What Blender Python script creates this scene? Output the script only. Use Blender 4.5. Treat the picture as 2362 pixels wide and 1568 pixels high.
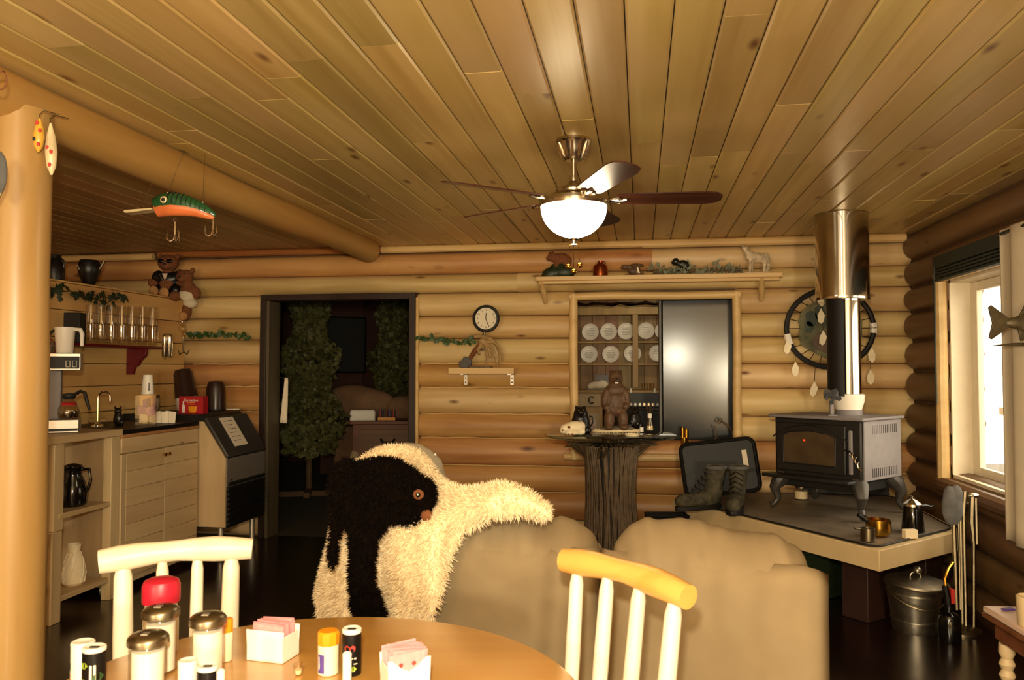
import bpy, math, random
from mathutils import Vector, Matrix, Euler, Quaternion
random.seed(7)
for o in list(bpy.data.objects): bpy.data.objects.remove(o)
sc = bpy.context.scene
R = math.radians
# ---------------------------------------------------------------- camera
YAW, PITCH, FPX, CAMZ = R(9.09), R(2.04), 1850.0, 1.45
CEIL, BACK, RIGHT, BEAMX, PART = 2.48, 6.50, 2.00, -2.17, -3.95
cd = bpy.data.cameras.new('camera'); cam = bpy.data.objects.new('camera', cd); sc.collection.objects.link(cam)
cd.sensor_width = 23.6; cd.lens = FPX / 2362 * 23.6; cd.sensor_fit = 'HORIZONTAL'
cd.clip_start = .02; cd.clip_end = 100
cam.location = (0, 0, CAMZ); cam.rotation_euler = (R(90) + PITCH, 0, YAW)
cd.dof.use_dof = True; cd.dof.focus_distance = 5.2; cd.dof.aperture_fstop = 4.5
sc.camera = cam
# ---------------------------------------------------------------- light
sc.view_settings.view_transform = 'Standard'; sc.view_settings.look = 'None'
sc.view_settings.gamma = 1; sc.view_settings.use_curve_mapping = False
sc.view_settings.exposure = 0.15
w = bpy.data.worlds.new('world'); sc.world = w; w.use_nodes = True
bg = w.node_tree.nodes['Background']; bg.inputs[0].default_value = (1.0, .86, .62, 1); bg.inputs[1].default_value = 5.0
WARM = (1.0, .895, .64)
def lamp(name, kind, loc, power, color=WARM, size=.1, rot=None):
    l = bpy.data.lights.new(name, kind); l.energy = power; l.color = color
    if kind == 'AREA': l.size = size
    else: l.shadow_soft_size = size
    o = bpy.data.objects.new(name, l); o.location = loc
    if rot: o.rotation_euler = rot
    sc.collection.objects.link(o); return o
lamp('camera_flash', 'POINT', (-.04, -.02, 1.66), 210, (1, .925, .70), .035)
lamp('rear_fill_right', 'POINT', (.9, -2.3, 1.35), 300, WARM, .16)  # added fill behind the camera, set low to lift the ceiling
lamp('rear_fill_left', 'POINT', (-1.9, -2.2, 1.35), 170, WARM, .16)  # second added fill behind the camera, no fixture modelled
lamp('hutch_fill', 'POINT', (.3, 7.5, 2.3), 12, (1, .84, .56), .1)  # added fill out of view, brightens the plate hutch
# ---------------------------------------------------------------- pixel -> place at a true distance
SY, CY = math.sin(YAW), math.cos(YAW)
def ray(px, py):
    fy = 784 - py
    return (px - 1181, FPX * math.cos(PITCH) - fy * math.sin(PITCH), FPX * math.sin(PITCH) + fy * math.cos(PITCH))
def _w(l, f, u, t): return Vector((t * (l * CY - f * SY), t * (l * SY + f * CY), CAMZ + t * u))
def at(px, py, d): l, f, u = ray(px, py); return _w(l, f, u, d / f)
def atZ(px, py, z): l, f, u = ray(px, py); return _w(l, f, u, (z - CAMZ) / u)
def atY(px, py, y): l, f, u = ray(px, py); return _w(l, f, u, y / (l * SY + f * CY))
def atX(px, py, x): l, f, u = ray(px, py); return _w(l, f, u, x / (l * CY - f * SY))
def dep(p): return -p[0] * SY + p[1] * CY
def U(d): return d / 1850.0
# ---------------------------------------------------------------- materials
def lin(c): return tuple(((x / 255) / 12.92 if x <= 10 else ((x / 255 + .055) / 1.055) ** 2.4) for x in c) + (1,)
def _n(nt, t, **k):
    n = nt.nodes.new(t)
    for a, b in k.items():
        if a in n.inputs: n.inputs[a].default_value = b
        else: setattr(n, a, b)
    return n
def mat(name, rgb, rough=.5, metal=0, var=.12, scale=18, bump=.0, spec=.5, trans=0, emit=0, coat=0, ior=None, sheen=0):
    m = bpy.data.materials.new(name); m.use_nodes = True; nt = m.node_tree; L = nt.links
    b = nt.nodes['Principled BSDF']; c = lin(rgb)
    b.inputs['Roughness'].default_value = rough; b.inputs['Metallic'].default_value = metal
    b.inputs['Specular IOR Level'].default_value = spec; b.inputs['Transmission Weight'].default_value = trans
    b.inputs['Coat Weight'].default_value = coat; b.inputs['Sheen Weight'].default_value = sheen
    if ior: b.inputs['IOR'].default_value = ior
    tc = _n(nt, 'ShaderNodeTexCoord'); no = _n(nt, 'ShaderNodeTexNoise', Scale=float(scale), Detail=3.0)
    L.new(tc.outputs['Object'], no.inputs['Vector'])
    rp = _n(nt, 'ShaderNodeValToRGB')
    rp.color_ramp.elements[0].position = .3; rp.color_ramp.elements[1].position = .7
    rp.color_ramp.elements[0].color = tuple(x * (1 - var) for x in c[:3]) + (1,)
    rp.color_ramp.elements[1].color = tuple(min(1, x * (1 + var)) for x in c[:3]) + (1,)
    L.new(no.outputs[0], rp.inputs[0]); L.new(rp.outputs[0], b.inputs['Base Color'])
    if bump:
        bp = _n(nt, 'ShaderNodeBump', Strength=float(bump), Distance=.01)
        L.new(no.outputs[0], bp.inputs['Height']); L.new(bp.outputs[0], b.inputs['Normal'])
    if emit:
        b.inputs['Emission Strength'].default_value = emit; L.new(rp.outputs[0], b.inputs['Emission Color'])
    return m
def wood(name, c1, c2, axis=0, rough=.45, var=.25, across=16, along=.9, knots=.05, bump=.12, dark=(95, 55, 22), coat=0, hue=.03, kscale=1.0, patch=None):
    m = bpy.data.materials.new(name); m.use_nodes = True; nt = m.node_tree; L = nt.links
    b = nt.nodes['Principled BSDF']; b.inputs['Roughness'].default_value = rough; b.inputs['Coat Weight'].default_value = coat
    b.inputs['Coat Roughness'].default_value = .25
    tc = _n(nt, 'ShaderNodeTexCoord'); oi = _n(nt, 'ShaderNodeObjectInfo')
    mu = _n(nt, 'ShaderNodeVectorMath', operation='MULTIPLY_ADD')
    co = _n(nt, 'ShaderNodeCombineXYZ')
    for i in range(3): L.new(oi.outputs['Random'], co.inputs[i])
    L.new(co.outputs[0], mu.inputs[0]); mu.inputs[1].default_value = (37, 53, 71); L.new(tc.outputs['Object'], mu.inputs[2])
    def mapped(al, ac):
        mp = _n(nt, 'ShaderNodeMapping'); s = [ac] * 3; s[axis] = al; mp.inputs['Scale'].default_value = s
        L.new(mu.outputs[0], mp.inputs['Vector']); return mp
    m1 = mapped(along, across); no = _n(nt, 'ShaderNodeTexNoise', Scale=1.0, Detail=5.0, Distortion=.6); L.new(m1.outputs[0], no.inputs['Vector'])
    rp = _n(nt, 'ShaderNodeValToRGB'); e = rp.color_ramp.elements
    e[0].position = .28; e[1].position = .72; e[0].color = lin(c1); e[1].color = lin(c2); L.new(no.outputs[0], rp.inputs[0])
    col = rp.outputs[0]
    if patch:
        m3 = mapped(.7, 2.2); n3 = _n(nt, 'ShaderNodeTexNoise', Scale=1.0, Detail=3.0); L.new(m3.outputs[0], n3.inputs['Vector'])
        r3 = _n(nt, 'ShaderNodeValToRGB'); q = r3.color_ramp.elements; q[0].position = .5; q[1].position = .68
        q[0].color = (0, 0, 0, 1); q[1].color = (.75, .75, .75, 1); L.new(n3.outputs[0], r3.inputs[0])
        x3 = _n(nt, 'ShaderNodeMix', data_type='RGBA'); L.new(r3.outputs[0], x3.inputs[0]); L.new(col, x3.inputs[6]); x3.inputs[7].default_value = lin(patch); col = x3.outputs[2]
    if knots:
        m2 = mapped(2.2 * kscale, 6.0 * kscale); vo = _n(nt, 'ShaderNodeTexVoronoi', Scale=1.0); L.new(m2.outputs[0], vo.inputs['Vector'])
        r2 = _n(nt, 'ShaderNodeValToRGB'); q = r2.color_ramp.elements
        q[0].position = knots * .5; q[0].color = (1, 1, 1, 1); q[1].position = knots * 2.4; q[1].color = (0, 0, 0, 1)
        L.new(vo.outputs['Distance'], r2.inputs[0])
        mx = _n(nt, 'ShaderNodeMix', data_type='RGBA'); L.new(r2.outputs[0], mx.inputs[0]); L.new(col, mx.inputs[6]); mx.inputs[7].default_value = lin(dark); col = mx.outputs[2]
    hs = _n(nt, 'ShaderNodeHueSaturation')
    mr = _n(nt, 'ShaderNodeMapRange'); L.new(oi.outputs['Random'], mr.inputs[0]); mr.inputs[3].default_value = 1 - var; mr.inputs[4].default_value = 1 + var * .6
    wn = _n(nt, 'ShaderNodeTexWhiteNoise', noise_dimensions='1D'); L.new(oi.outputs['Random'], wn.inputs['W'])
    mh = _n(nt, 'ShaderNodeMapRange'); L.new(wn.outputs['Value'], mh.inputs[0]); mh.inputs[3].default_value = .5 - hue; mh.inputs[4].default_value = .5 + hue * .5
    L.new(mr.outputs[0], hs.inputs['Value']); L.new(mh.outputs[0], hs.inputs['Hue']); L.new(col, hs.inputs['Color'])
    L.new(hs.outputs[0], b.inputs['Base Color'])
    bp = _n(nt, 'ShaderNodeBump', Strength=bump, Distance=.01); L.new(no.outputs[0], bp.inputs['Height']); L.new(bp.outputs[0], b.inputs['Normal'])
    return m
def glassmat(name, rgb=(255, 255, 255), rough=.02, alpha=.25):
    m = bpy.data.materials.new(name); m.use_nodes = True; nt = m.node_tree; L = nt.links
    for n in list(nt.nodes): nt.nodes.remove(n)
    o = _n(nt, 'ShaderNodeOutputMaterial'); t = _n(nt, 'ShaderNodeBsdfTransparent'); g = _n(nt, 'ShaderNodeBsdfGlossy')
    t.inputs[0].default_value = lin(rgb); g.inputs['Roughness'].default_value = rough
    mx = _n(nt, 'ShaderNodeMixShader'); fr = _n(nt, 'ShaderNodeMath', operation='POWER'); lw = _n(nt, 'ShaderNodeLayerWeight', Blend=.5); L.new(lw.outputs['Facing'], fr.inputs[0]); fr.inputs[1].default_value = 4.0
    ad = _n(nt, 'ShaderNodeMath', operation='MULTIPLY_ADD'); L.new(fr.outputs[0], ad.inputs[0]); ad.inputs[1].default_value = 1.0; ad.inputs[2].default_value = alpha
    L.new(ad.outputs[0], mx.inputs[0]); L.new(t.outputs[0], mx.inputs[1]); L.new(g.outputs[0], mx.inputs[2]); L.new(mx.outputs[0], o.inputs[0])
    return m
M = {}
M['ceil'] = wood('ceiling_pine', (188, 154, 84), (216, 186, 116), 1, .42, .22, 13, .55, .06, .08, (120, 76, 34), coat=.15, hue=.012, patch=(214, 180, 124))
M['ceil_k'] = wood('shaded_kitchen_ceiling_pine', (150, 114, 66), (180, 142, 88), 1, .45, .16, 13, .55, .035, .06, (110, 68, 30), hue=.012)  # darker copy of the ceiling pine, shade beyond the beam in its colour
M['log'] = wood('wall_log', (190, 155, 96), (230, 200, 142), 0, .46, .10, 9, .7, .07, .22, (110, 66, 26), hue=.012, patch=(236, 208, 156), kscale=1.3)
M['log_red'] = wood('wall_log_reddish', (172, 116, 64), (216, 172, 108), 0, .45, .12, 9, .8, .075, .2, (98, 54, 22), hue=.012, patch=(216, 168, 98))
M['log_r'] = wood('shaded_side_wall_log', (88, 62, 36), (126, 92, 56), 1, .5, .14, 9, .8, .05, .10, (82, 46, 20), hue=.012)  # shade of the grazing-lit right wall put into a darker log colour
M['beam'] = wood('beam_log', (176, 130, 66), (202, 158, 88), 1, .45, .05, 6, .5, .03, .06, (120, 72, 30), hue=.0, patch=(206, 142, 72))
M['post'] = wood('post_log', (164, 124, 68), (196, 156, 94), 2, .4, .05, 6, .8, .06, .12, (140, 84, 34), hue=.0, coat=.2)
M['trimw'] = wood('trim_pine', (206, 168, 106), (228, 194, 132), 0, .45, .08, 10, .8, .03, .05, (150, 100, 50), hue=.005)
M['trimr'] = wood('trim_reddish', (150, 88, 42), (180, 112, 56), 0, .45, .08, 10, .8, .03, .05, hue=.005)
M['plankw'] = wood('kitchen_board', (212, 168, 98), (236, 198, 126), 1, .45, .10, 10, .6, .03, .04, (130, 80, 36), hue=.008, patch=(206, 156, 90))
M['cab'] = wood('pale_cabinet_wood', (182, 156, 114), (206, 180, 138), 2, .5, .06, 9, .7, .03, .05, (110, 70, 34), hue=.004)
M['cabh'] = wood('pale_cabinet_board', (182, 154, 110), (208, 180, 136), 1, .5, .06, 9, .7, .03, .05, (110, 70, 34), hue=.004)
M['birch'] = wood('pale_peeled_log', (246, 228, 194), (252, 242, 218), 2, .4, .04, 8, .8, .03, .05, (150, 100, 54), hue=0)
M['honey'] = wood('honey_rail_log', (214, 158, 74), (232, 184, 98), 0, .4, .03, 8, .8, .02, .05, (150, 96, 40), hue=0)
M['table'] = wood('table_pine', (178, 126, 58), (206, 156, 82), 0, .28, .05, 7, .5, .02, .02, (120, 60, 24), hue=0, coat=.5)
M['floor'] = wood('dark_floor', (20, 11, 7), (34, 20, 13), 1, .22, .1, 9, .5, .0, .02, coat=.3)
M['dframe'] = wood('dark_frame_wood', (34, 20, 12), (52, 32, 20), 2, .5, .08, 10, .8, .02, .06)
M['jamb'] = wood('weathered_jamb', (70, 60, 44), (104, 90, 68), 2, .6, .05, 8, .9, .03, .12, (30, 24, 18))
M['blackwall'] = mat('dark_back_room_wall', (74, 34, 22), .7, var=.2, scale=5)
M['hutch'] = wood('hutch_wood', (158, 118, 62), (190, 150, 88), 2, .5, .12, 10, .8, .03, .05)
M['hutchb'] = wood('hutch_back_board', (132, 98, 50), (178, 140, 82), 2, .5, .2, 10, .8, .04, .05)
M['sofa'] = mat('beige_microfibre', (148, 128, 97), .9, var=.06, scale=9, bump=.15, spec=.2)
M['grey_uph'] = mat('grey_upholstery', (160, 146, 122), .9, var=.06, scale=9, bump=.15, spec=.2)
M['fleece'] = mat('white_fleece', (248, 226, 186), .9, var=.05, scale=30, bump=.3)
M['bearfur'] = mat('black_fur', (17, 10, 6), 1, var=.3, scale=30, bump=.3, spec=.05)
M['nickel'] = mat('brushed_nickel', (196, 184, 164), .22, 1, .05)
M['chrome'] = mat('chrome', (225, 220, 212), .10, 1, .03)
M['flue'] = mat('polished_flue_steel', (206, 198, 184), .13, 1, .1, 3)
M['steel'] = mat('stainless', (190, 182, 170), .38, .75, .06)
M['galv'] = mat('galvanised_steel', (176, 170, 156), .36, 1, .22, 26)
M['brass'] = mat('brass', (196, 150, 60), .22, 1, .08)
M['copper'] = mat('copper', (176, 92, 50), .28, 1, .1)
M['blkmetal'] = mat('black_stove_iron', (22, 20, 18), .5, 0, .15, 30)
M['greymetal'] = mat('grey_stove_side', (128, 122, 124), .6, 0, .06)
M['legmetal'] = mat('grey_iron_leg', (74, 70, 66), .45, .4, .1)
M['gloss'] = mat('gloss_black', (12, 11, 10), .14, 0, .1, spec=.6)
M['fridge'] = mat('black_appliance_door', (14, 13, 12), .17, 0, .06, 2, spec=.42)
M['black'] = mat('matt_black', (16, 14, 13), .6, 0, .15)
M['plastblk'] = mat('black_plastic', (16, 14, 14), .45, 0, .1, spec=.25)
M['white'] = mat('white_plastic', (244, 236, 222), .35, 0, .02)
M['paper'] = mat('white_paper', (240, 226, 200), .7, 0, .03)
M['pink'] = mat('pink_paper', (240, 150, 150), .6, 0, .1, 60)
M['red'] = mat('red_plastic', (196, 30, 52), .4, 0, .06)
M['maroon'] = mat('maroon_paint', (104, 14, 24), .35, 0, .08)
M['boxred'] = mat('red_carton', (176, 24, 34), .45, 0, .05)
M['glass'] = glassmat('clear_glass', (252, 249, 242), .04, .10)
M['glassj'] = glassmat('jar_glass', (255, 253, 248), .03, .03)
M['glasst'] = glassmat('table_glass', (206, 214, 206), .01, .06)
M['pane'] = glassmat('window_glass', (255, 255, 255), .0, .0)
M['frost'] = mat('lit_glass_bowl', (255, 232, 190), .3, emit=20, var=0)
M['blade'] = wood('walnut_blade', (52, 26, 18), (78, 40, 26), 0, .3, .03, 22, .8, 0, .02, hue=0, coat=.3)
M['green'] = mat('ivy_green', (52, 84, 36), .5, 0, .3, 40)
M['greendk'] = mat('dark_ivy_green', (36, 48, 26), .5, 0, .3, 40)
M['pineg'] = mat('dim_tree_green', (98, 96, 52), .6, 0, .35, 20)
M['bark'] = mat('bark', (92, 66, 40), .8, 0, .3, 20, .3)
M['twig'] = mat('dark_twig', (96, 76, 52), .6, 0, .35, 24, .2)
M['brown'] = mat('brown_plush', (122, 72, 38), .9, 0, .25, 40, .3)
M['tan'] = mat('tan_plush', (176, 128, 76), .9, 0, .2, 40, .2)
M['bearwood'] = mat('carved_bear_brown', (92, 66, 44), .55, 0, .35, 24, .4)
M['bearblk'] = mat('black_bear_ceramic', (24, 20, 17), .35, 0, .2)
M['cream'] = mat('cream_ceramic', (246, 228, 190), .4, 0, .05)
M['stone'] = mat('hearth_stone', (112, 100, 86), .55, 0, .25, 9, .2)
M['hearthw'] = mat('cream_hearth_edge', (214, 188, 142), .5, 0, .05, 6)
M['dkblock'] = mat('dark_hearth_pier', (46, 22, 14), .6, 0, .2)
M['curtain'] = mat('white_curtain', (216, 200, 172), .85, 0, .04, 10)
M['valance'] = mat('dark_green_blind', (34, 42, 34), .6, 0, .15)
M['winwhite'] = mat('white_window_frame', (240, 226, 198), .4, 0, .03)
M['fishm'] = mat('bronze_fish', (82, 70, 46), .4, .3, .3, 30)
M['dome'] = mat('brown_dome_plastic', (52, 32, 24), .3, 0, .08)
M['orange'] = mat('amber_lid', (232, 150, 24), .35, 0, .05)
M['purple'] = mat('purple_label', (92, 70, 150), .5, 0, .1)
M['cangrn'] = mat('lime_print', (150, 170, 50), .5, 0, .2)
M['redp'] = mat('red_print', (214, 60, 50), .5, 0, .05)
M['ember'] = mat('ember', (255, 40, 16), .5, emit=3, var=0)
M['soot'] = mat('stove_glass', (70, 56, 40), .15, 0, .25, 8)
M['sugar'] = mat('white_sugar', (252, 246, 236), .8, 0, .02)
M['carpet'] = mat('olive_carpet', (66, 58, 40), .95, 0, .15, 60, .2)
M['couch'] = mat('brown_couch', (146, 110, 80), .85, 0, .15, 9)
M['clockf'] = mat('clock_face', (236, 222, 194), .5, 0, .02)
M['ink'] = mat('black_ink', (24, 20, 18), .6, 0, .05)
M['antler'] = mat('antler', (168, 136, 88), .5, 0, .25, 30, .2)
M['wolfg'] = mat('wolf_grey', (196, 176, 144), .6, 0, .5, 26, .3)
M['greyw'] = mat('grey_green_garland', (128, 132, 108), .7, 0, .35, 40)
M['lureg'] = mat('lure_green', (34, 84, 44), .25, 0, .25, 30, coat=.4)
M['lureo'] = mat('lure_orange', (226, 120, 66), .3, 0, .15, 8, coat=.4)
M['lurey'] = mat('lure_yellow', (226, 172, 64), .35, 0, .1)
M['lurew'] = mat('lure_cream', (232, 208, 160), .35, 0, .15, 12)
M['clearp'] = glassmat('clear_plastic', (252, 248, 240), .06, .05)
M['coffee'] = mat('coffee', (26, 12, 7), .2)
M['leather'] = mat('black_leather', (14, 13, 15), .35, 0, .1)
M['bootc'] = mat('camo_boot', (66, 60, 42), .8, 0, .7, 22, .3)
M['drum'] = mat('painted_hide', (96, 92, 62), .7, 0, .6, 9)
M['lilac'] = mat('lilac_packet', (188, 140, 170), .6, 0, .2, 40)
M['tin'] = mat('tin', (140, 128, 104), .35, 1, .15)
M['greenp'] = mat('green_plastic', (30, 96, 40), .4, 0, .1)
M['pinktop'] = mat('pale_tabletop', (222, 190, 168), .4, 0, .06, 6)
M['dtable'] = wood('brown_table_wood', (96, 60, 32), (132, 88, 50), 0, .45, .05, 10, .8, .02, .04)
M['snowg'] = mat('grey_rag', (90, 88, 86), .9, 0, .2)
# ---------------------------------------------------------------- geometry
class G:
    def __init__(s, u=1.0): s.v = []; s.f = []; s.u = u
    def add(s, v, f, mx=None):
        n = len(s.v)
        for p in v:
            p = Vector(p)
            if mx is not None: p = mx @ p
            s.v.append(p * s.u)
        s.f += [tuple(i + n for i in q) for q in f]; return s
    def box(s, x0, x1, y0, y1, z0, z1, mx=None):
        v = [(x, y, z) for z in (z0, z1) for y in (y0, y1) for x in (x0, x1)]
        return s.add(v, [(0, 2, 3, 1), (4, 5, 7, 6), (0, 1, 5, 4), (2, 6, 7, 3), (0, 4, 6, 2), (1, 3, 7, 5)], mx)
    def tube(s, pts, r, n=8, mx=None, sq=None):
        pts = [Vector(p) for p in pts]; k = len(pts)
        if not isinstance(r, (list, tuple)): r = [r] * k
        T = [(pts[min(i + 1, k - 1)] - pts[max(i - 1, 0)]).normalized() for i in range(k)]
        a = Vector((0, 0, 1)) if abs(T[0].z) < .9 else Vector((1, 0, 0))
        X = T[0].cross(a).normalized(); v = []
        for i in range(k):
            X = (X - T[i] * X.dot(T[i])).normalized(); Y = T[i].cross(X)
            for j in range(n):
                t = 2 * math.pi * j / n; q = (sq or (1, 1))
                v.append(pts[i] + (X * math.cos(t) * q[0] + Y * math.sin(t) * q[1]) * r[i])
        f = [(i * n + j, i * n + (j + 1) % n, (i + 1) * n + (j + 1) % n, (i + 1) * n + j) for i in range(k - 1) for j in range(n)]
        f += [tuple(range(n))[::-1], tuple((k - 1) * n + j for j in range(n))]
        return s.add(v, f, mx)
    def lathe(s, prof, n=20, c=(0, 0, 0), mx=None, sx=1, sy=1):
        v = [(c[0] + r * math.cos(2 * math.pi * j / n) * sx, c[1] + r * math.sin(2 * math.pi * j / n) * sy, c[2] + z) for r, z in prof for j in range(n)]
        k = len(prof)
        f = [(i * n + j, i * n + (j + 1) % n, (i + 1) * n + (j + 1) % n, (i + 1) * n + j) for i in range(k - 1) for j in range(n)]
        if prof[0][0] > 0: f.append(tuple(range(n))[::-1])
        if prof[-1][0] > 0: f.append(tuple((k - 1) * n + j for j in range(n)))
        return s.add(v, f, mx)
    def cyl(s, c, r, h, n=20, mx=None): return s.lathe([(r, 0), (r, h)], n, c, mx)
    def ell(s, c, r, rot=None, nu=14, nv=9):
        if not isinstance(r, (tuple, list)): r = (r, r, r)
        mx = Matrix.Translation(c) @ (Euler([R(q) for q in rot]).to_matrix().to_4x4() if rot else Matrix())
        v = []
        for i in range(nv + 1):
            t = math.pi * i / nv
            for j in range(nu):
                p = 2 * math.pi * j / nu
                v.append((r[0] * math.sin(t) * math.cos(p), r[1] * math.sin(t) * math.sin(p), -r[2] * math.cos(t)))
        f = [(i * nu + j, i * nu + (j + 1) % nu, (i + 1) * nu + (j + 1) % nu, (i + 1) * nu + j) for i in range(nv) for j in range(nu)]
        return s.add(v, f, mx)
    def prism(s, poly, y0, y1, mx=None):                       # outline in x,z pushed along y
        n = len(poly); v = [(x, y0, z) for x, z in poly] + [(x, y1, z) for x, z in poly]
        f = [tuple(range(n)), tuple(range(2 * n - 1, n - 1, -1))] + [(i, i + n, (i + 1) % n + n, (i + 1) % n) for i in range(n)]
        return s.add(v, f, mx)
    def slab(s, poly, z0, z1, mx=None):                        # outline in x,y pushed along z
        n = len(poly); v = [(x, y, z0) for x, y in poly] + [(x, y, z1) for x, y in poly]
        f = [tuple(range(n))[::-1], tuple(range(n, 2 * n))] + [(i, (i + 1) % n, (i + 1) % n + n, i + n) for i in range(n)]
        return s.add(v, f, mx)
    def grid(s, fn, nu, nv):
        v = [fn(i / nu, j / nv) for j in range(nv + 1) for i in range(nu + 1)]
        f = [(j * (nu + 1) + i, j * (nu + 1) + i + 1, (j + 1) * (nu + 1) + i + 1, (j + 1) * (nu + 1) + i) for j in range(nv) for i in range(nu)]
        return s.add(v, f)
    def mesh(s, name, ang=35):
        me = bpy.data.meshes.new(name); me.from_pydata([tuple(p) for p in s.v], [], s.f); me.validate()
        import bmesh
        b = bmesh.new(); b.from_mesh(me); bmesh.ops.remove_doubles(b, verts=b.verts, dist=1e-6); bmesh.ops.recalc_face_normals(b, faces=b.faces); b.to_mesh(me); b.free()
        me.polygons.foreach_set('use_smooth', [True] * len(me.polygons)); me.set_sharp_from_angle(angle=R(ang)); return me
    def build(s, name, m, parent=None, loc=(0, 0, 0), rot=(0, 0, 0), ang=35, bevel=0, solid=0, label=None, cat=None, group=None, kind=None, mods=()):
        o = bpy.data.objects.new(name, s.mesh(name, ang)); sc.collection.objects.link(o)
        o.data.materials.append(M[m] if isinstance(m, str) else m)
        if parent is not None: o.parent = parent
        o.location = loc; o.rotation_euler = rot
        if solid: q = o.modifiers.new('thickness', 'SOLIDIFY'); q.thickness = solid; q.offset = 0
        for k in mods:
            if k[0] == 'remesh':
                q = o.modifiers.new('remesh', 'REMESH'); q.mode = 'VOXEL'; q.voxel_size = k[1] * s.u; q.use_smooth_shade = True
                q = o.modifiers.new('smooth', 'SMOOTH'); q.iterations = k[2]; q.factor = .5
            if k[0] == 'sub': q = o.modifiers.new('sub', 'SUBSURF'); q.levels = q.render_levels = k[1]
        if bevel: q = o.modifiers.new('bevel', 'BEVEL'); q.width = bevel; q.segments = 2; q.limit_method = 'ANGLE'; q.angle_limit = R(40)
        tag(o, label, cat, group, kind); return o
def tag(o, label=None, cat=None, group=None, kind=None):
    if label: o['label'] = label
    if cat: o['category'] = cat
    if group: o['group'] = group
    if kind: o['kind'] = kind
    return o
def T(name, label, cat, loc, rz=0, group=None, rx=0, ry=0):
    o = bpy.data.objects.new(name, None); sc.collection.objects.link(o); o.empty_display_size = .05
    o.location = loc; o.rotation_euler = (rx, ry, rz); return tag(o, label, cat, group)
def dup(o, parent=None, **k):
    c = o.copy(); sc.collection.objects.link(c); c.parent = parent if parent is not None else None
    for a, b in k.items():
        if a in ('label', 'group', 'category'): c[a] = b
        else: setattr(c, a, b)
    for ch in [x for x in bpy.data.objects if x.parent == o]: dup(ch, c)
    return c
def text(s, size, m, parent, loc, rot=(R(90), 0, 0), ext=.0006, name='lettering', align='CENTER'):
    cu = bpy.data.curves.new('t', 'FONT'); cu.body = s; cu.size = size; cu.extrude = ext; cu.align_x = align; cu.align_y = 'CENTER'
    t = bpy.data.objects.new('t', cu); sc.collection.objects.link(t)
    me = bpy.data.meshes.new_from_object(t.evaluated_get(bpy.context.evaluated_depsgraph_get()))
    bpy.data.objects.remove(t); o = bpy.data.objects.new(name, me); sc.collection.objects.link(o)
    me.materials.clear(); me.materials.append(M[m]); o.parent = parent; o.location = loc; o.rotation_euler = rot; return o
def blob(name, ells, u, vox, m, parent=None, loc=(0, 0, 0), rot=(0, 0, 0), it=4, **k):
    g = G(u)
    for e in ells: g.ell(e[:3], e[3:6], e[6:9] if len(e) > 6 else None)
    return g.build(name, m, parent, loc, rot, mods=[('remesh', vox, it)], **k)
def arc(c, r, a0, a1, n=10, y=0, rz=None):
    rz = r if rz is None else rz
    return [(c[0] + r * math.cos(R(a0 + (a1 - a0) * i / n)), y, c[1] + rz * math.sin(R(a0 + (a1 - a0) * i / n))) for i in range(n + 1)]
def rrect(x0, x1, z0, z1, r, n=4):
    p = []
    for cx, cz, a in ((x1 - r, z1 - r, 0), (x0 + r, z1 - r, 90), (x0 + r, z0 + r, 180), (x1 - r, z0 + r, 270)):
        p += [(cx + r * math.cos(R(a + 90 * i / n)), cz + r * math.sin(R(a + 90 * i / n))) for i in range(n + 1)]
    return p
# ================================================================ the setting
ST = 'structure'
G().box(-6.3, 2.3, -3.1, 6.62, -.08, 0).build('floor', 'floor', kind=ST)
G().box(-6.3, 2.3, 6.62, 12.1, -.08, -.002).build('floor_den', 'carpet', kind=ST)
ceil = G().box(-6.3, 2.3, -3.1, 6.62, CEIL + .012, CEIL + .09).build('ceiling', 'black', kind=ST)
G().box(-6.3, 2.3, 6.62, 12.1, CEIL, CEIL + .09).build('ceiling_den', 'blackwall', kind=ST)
PW = .142
def plank(xc, y0, y1, m):
    h = PW / 2 - .002; c = .007
    g = G().prism([(-h, .012), (-h, c), (-h + c, 0), (h - c, 0), (h, c), (h, .012)], -(y1 - y0) / 2 + .0015, (y1 - y0) / 2 - .0015)
    g.build('plank', m, ceil, (xc, (y0 + y1) / 2, CEIL + random.uniform(0, .0015)))
i = 0; x = BEAMX + PW / 2
while x < 2.16:
    ys = [-3.0]; y = .9 + random.uniform(0, 2.2)
    while y < 6.0: ys.append(y); y += random.uniform(1.5, 3.1)
    ys.append(6.56)
    for a, b in zip(ys, ys[1:]): plank(x, a, b, 'ceil')
    x += PW
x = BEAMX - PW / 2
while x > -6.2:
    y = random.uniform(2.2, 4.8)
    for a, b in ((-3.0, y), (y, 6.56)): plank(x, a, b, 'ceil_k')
    x -= PW
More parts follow.
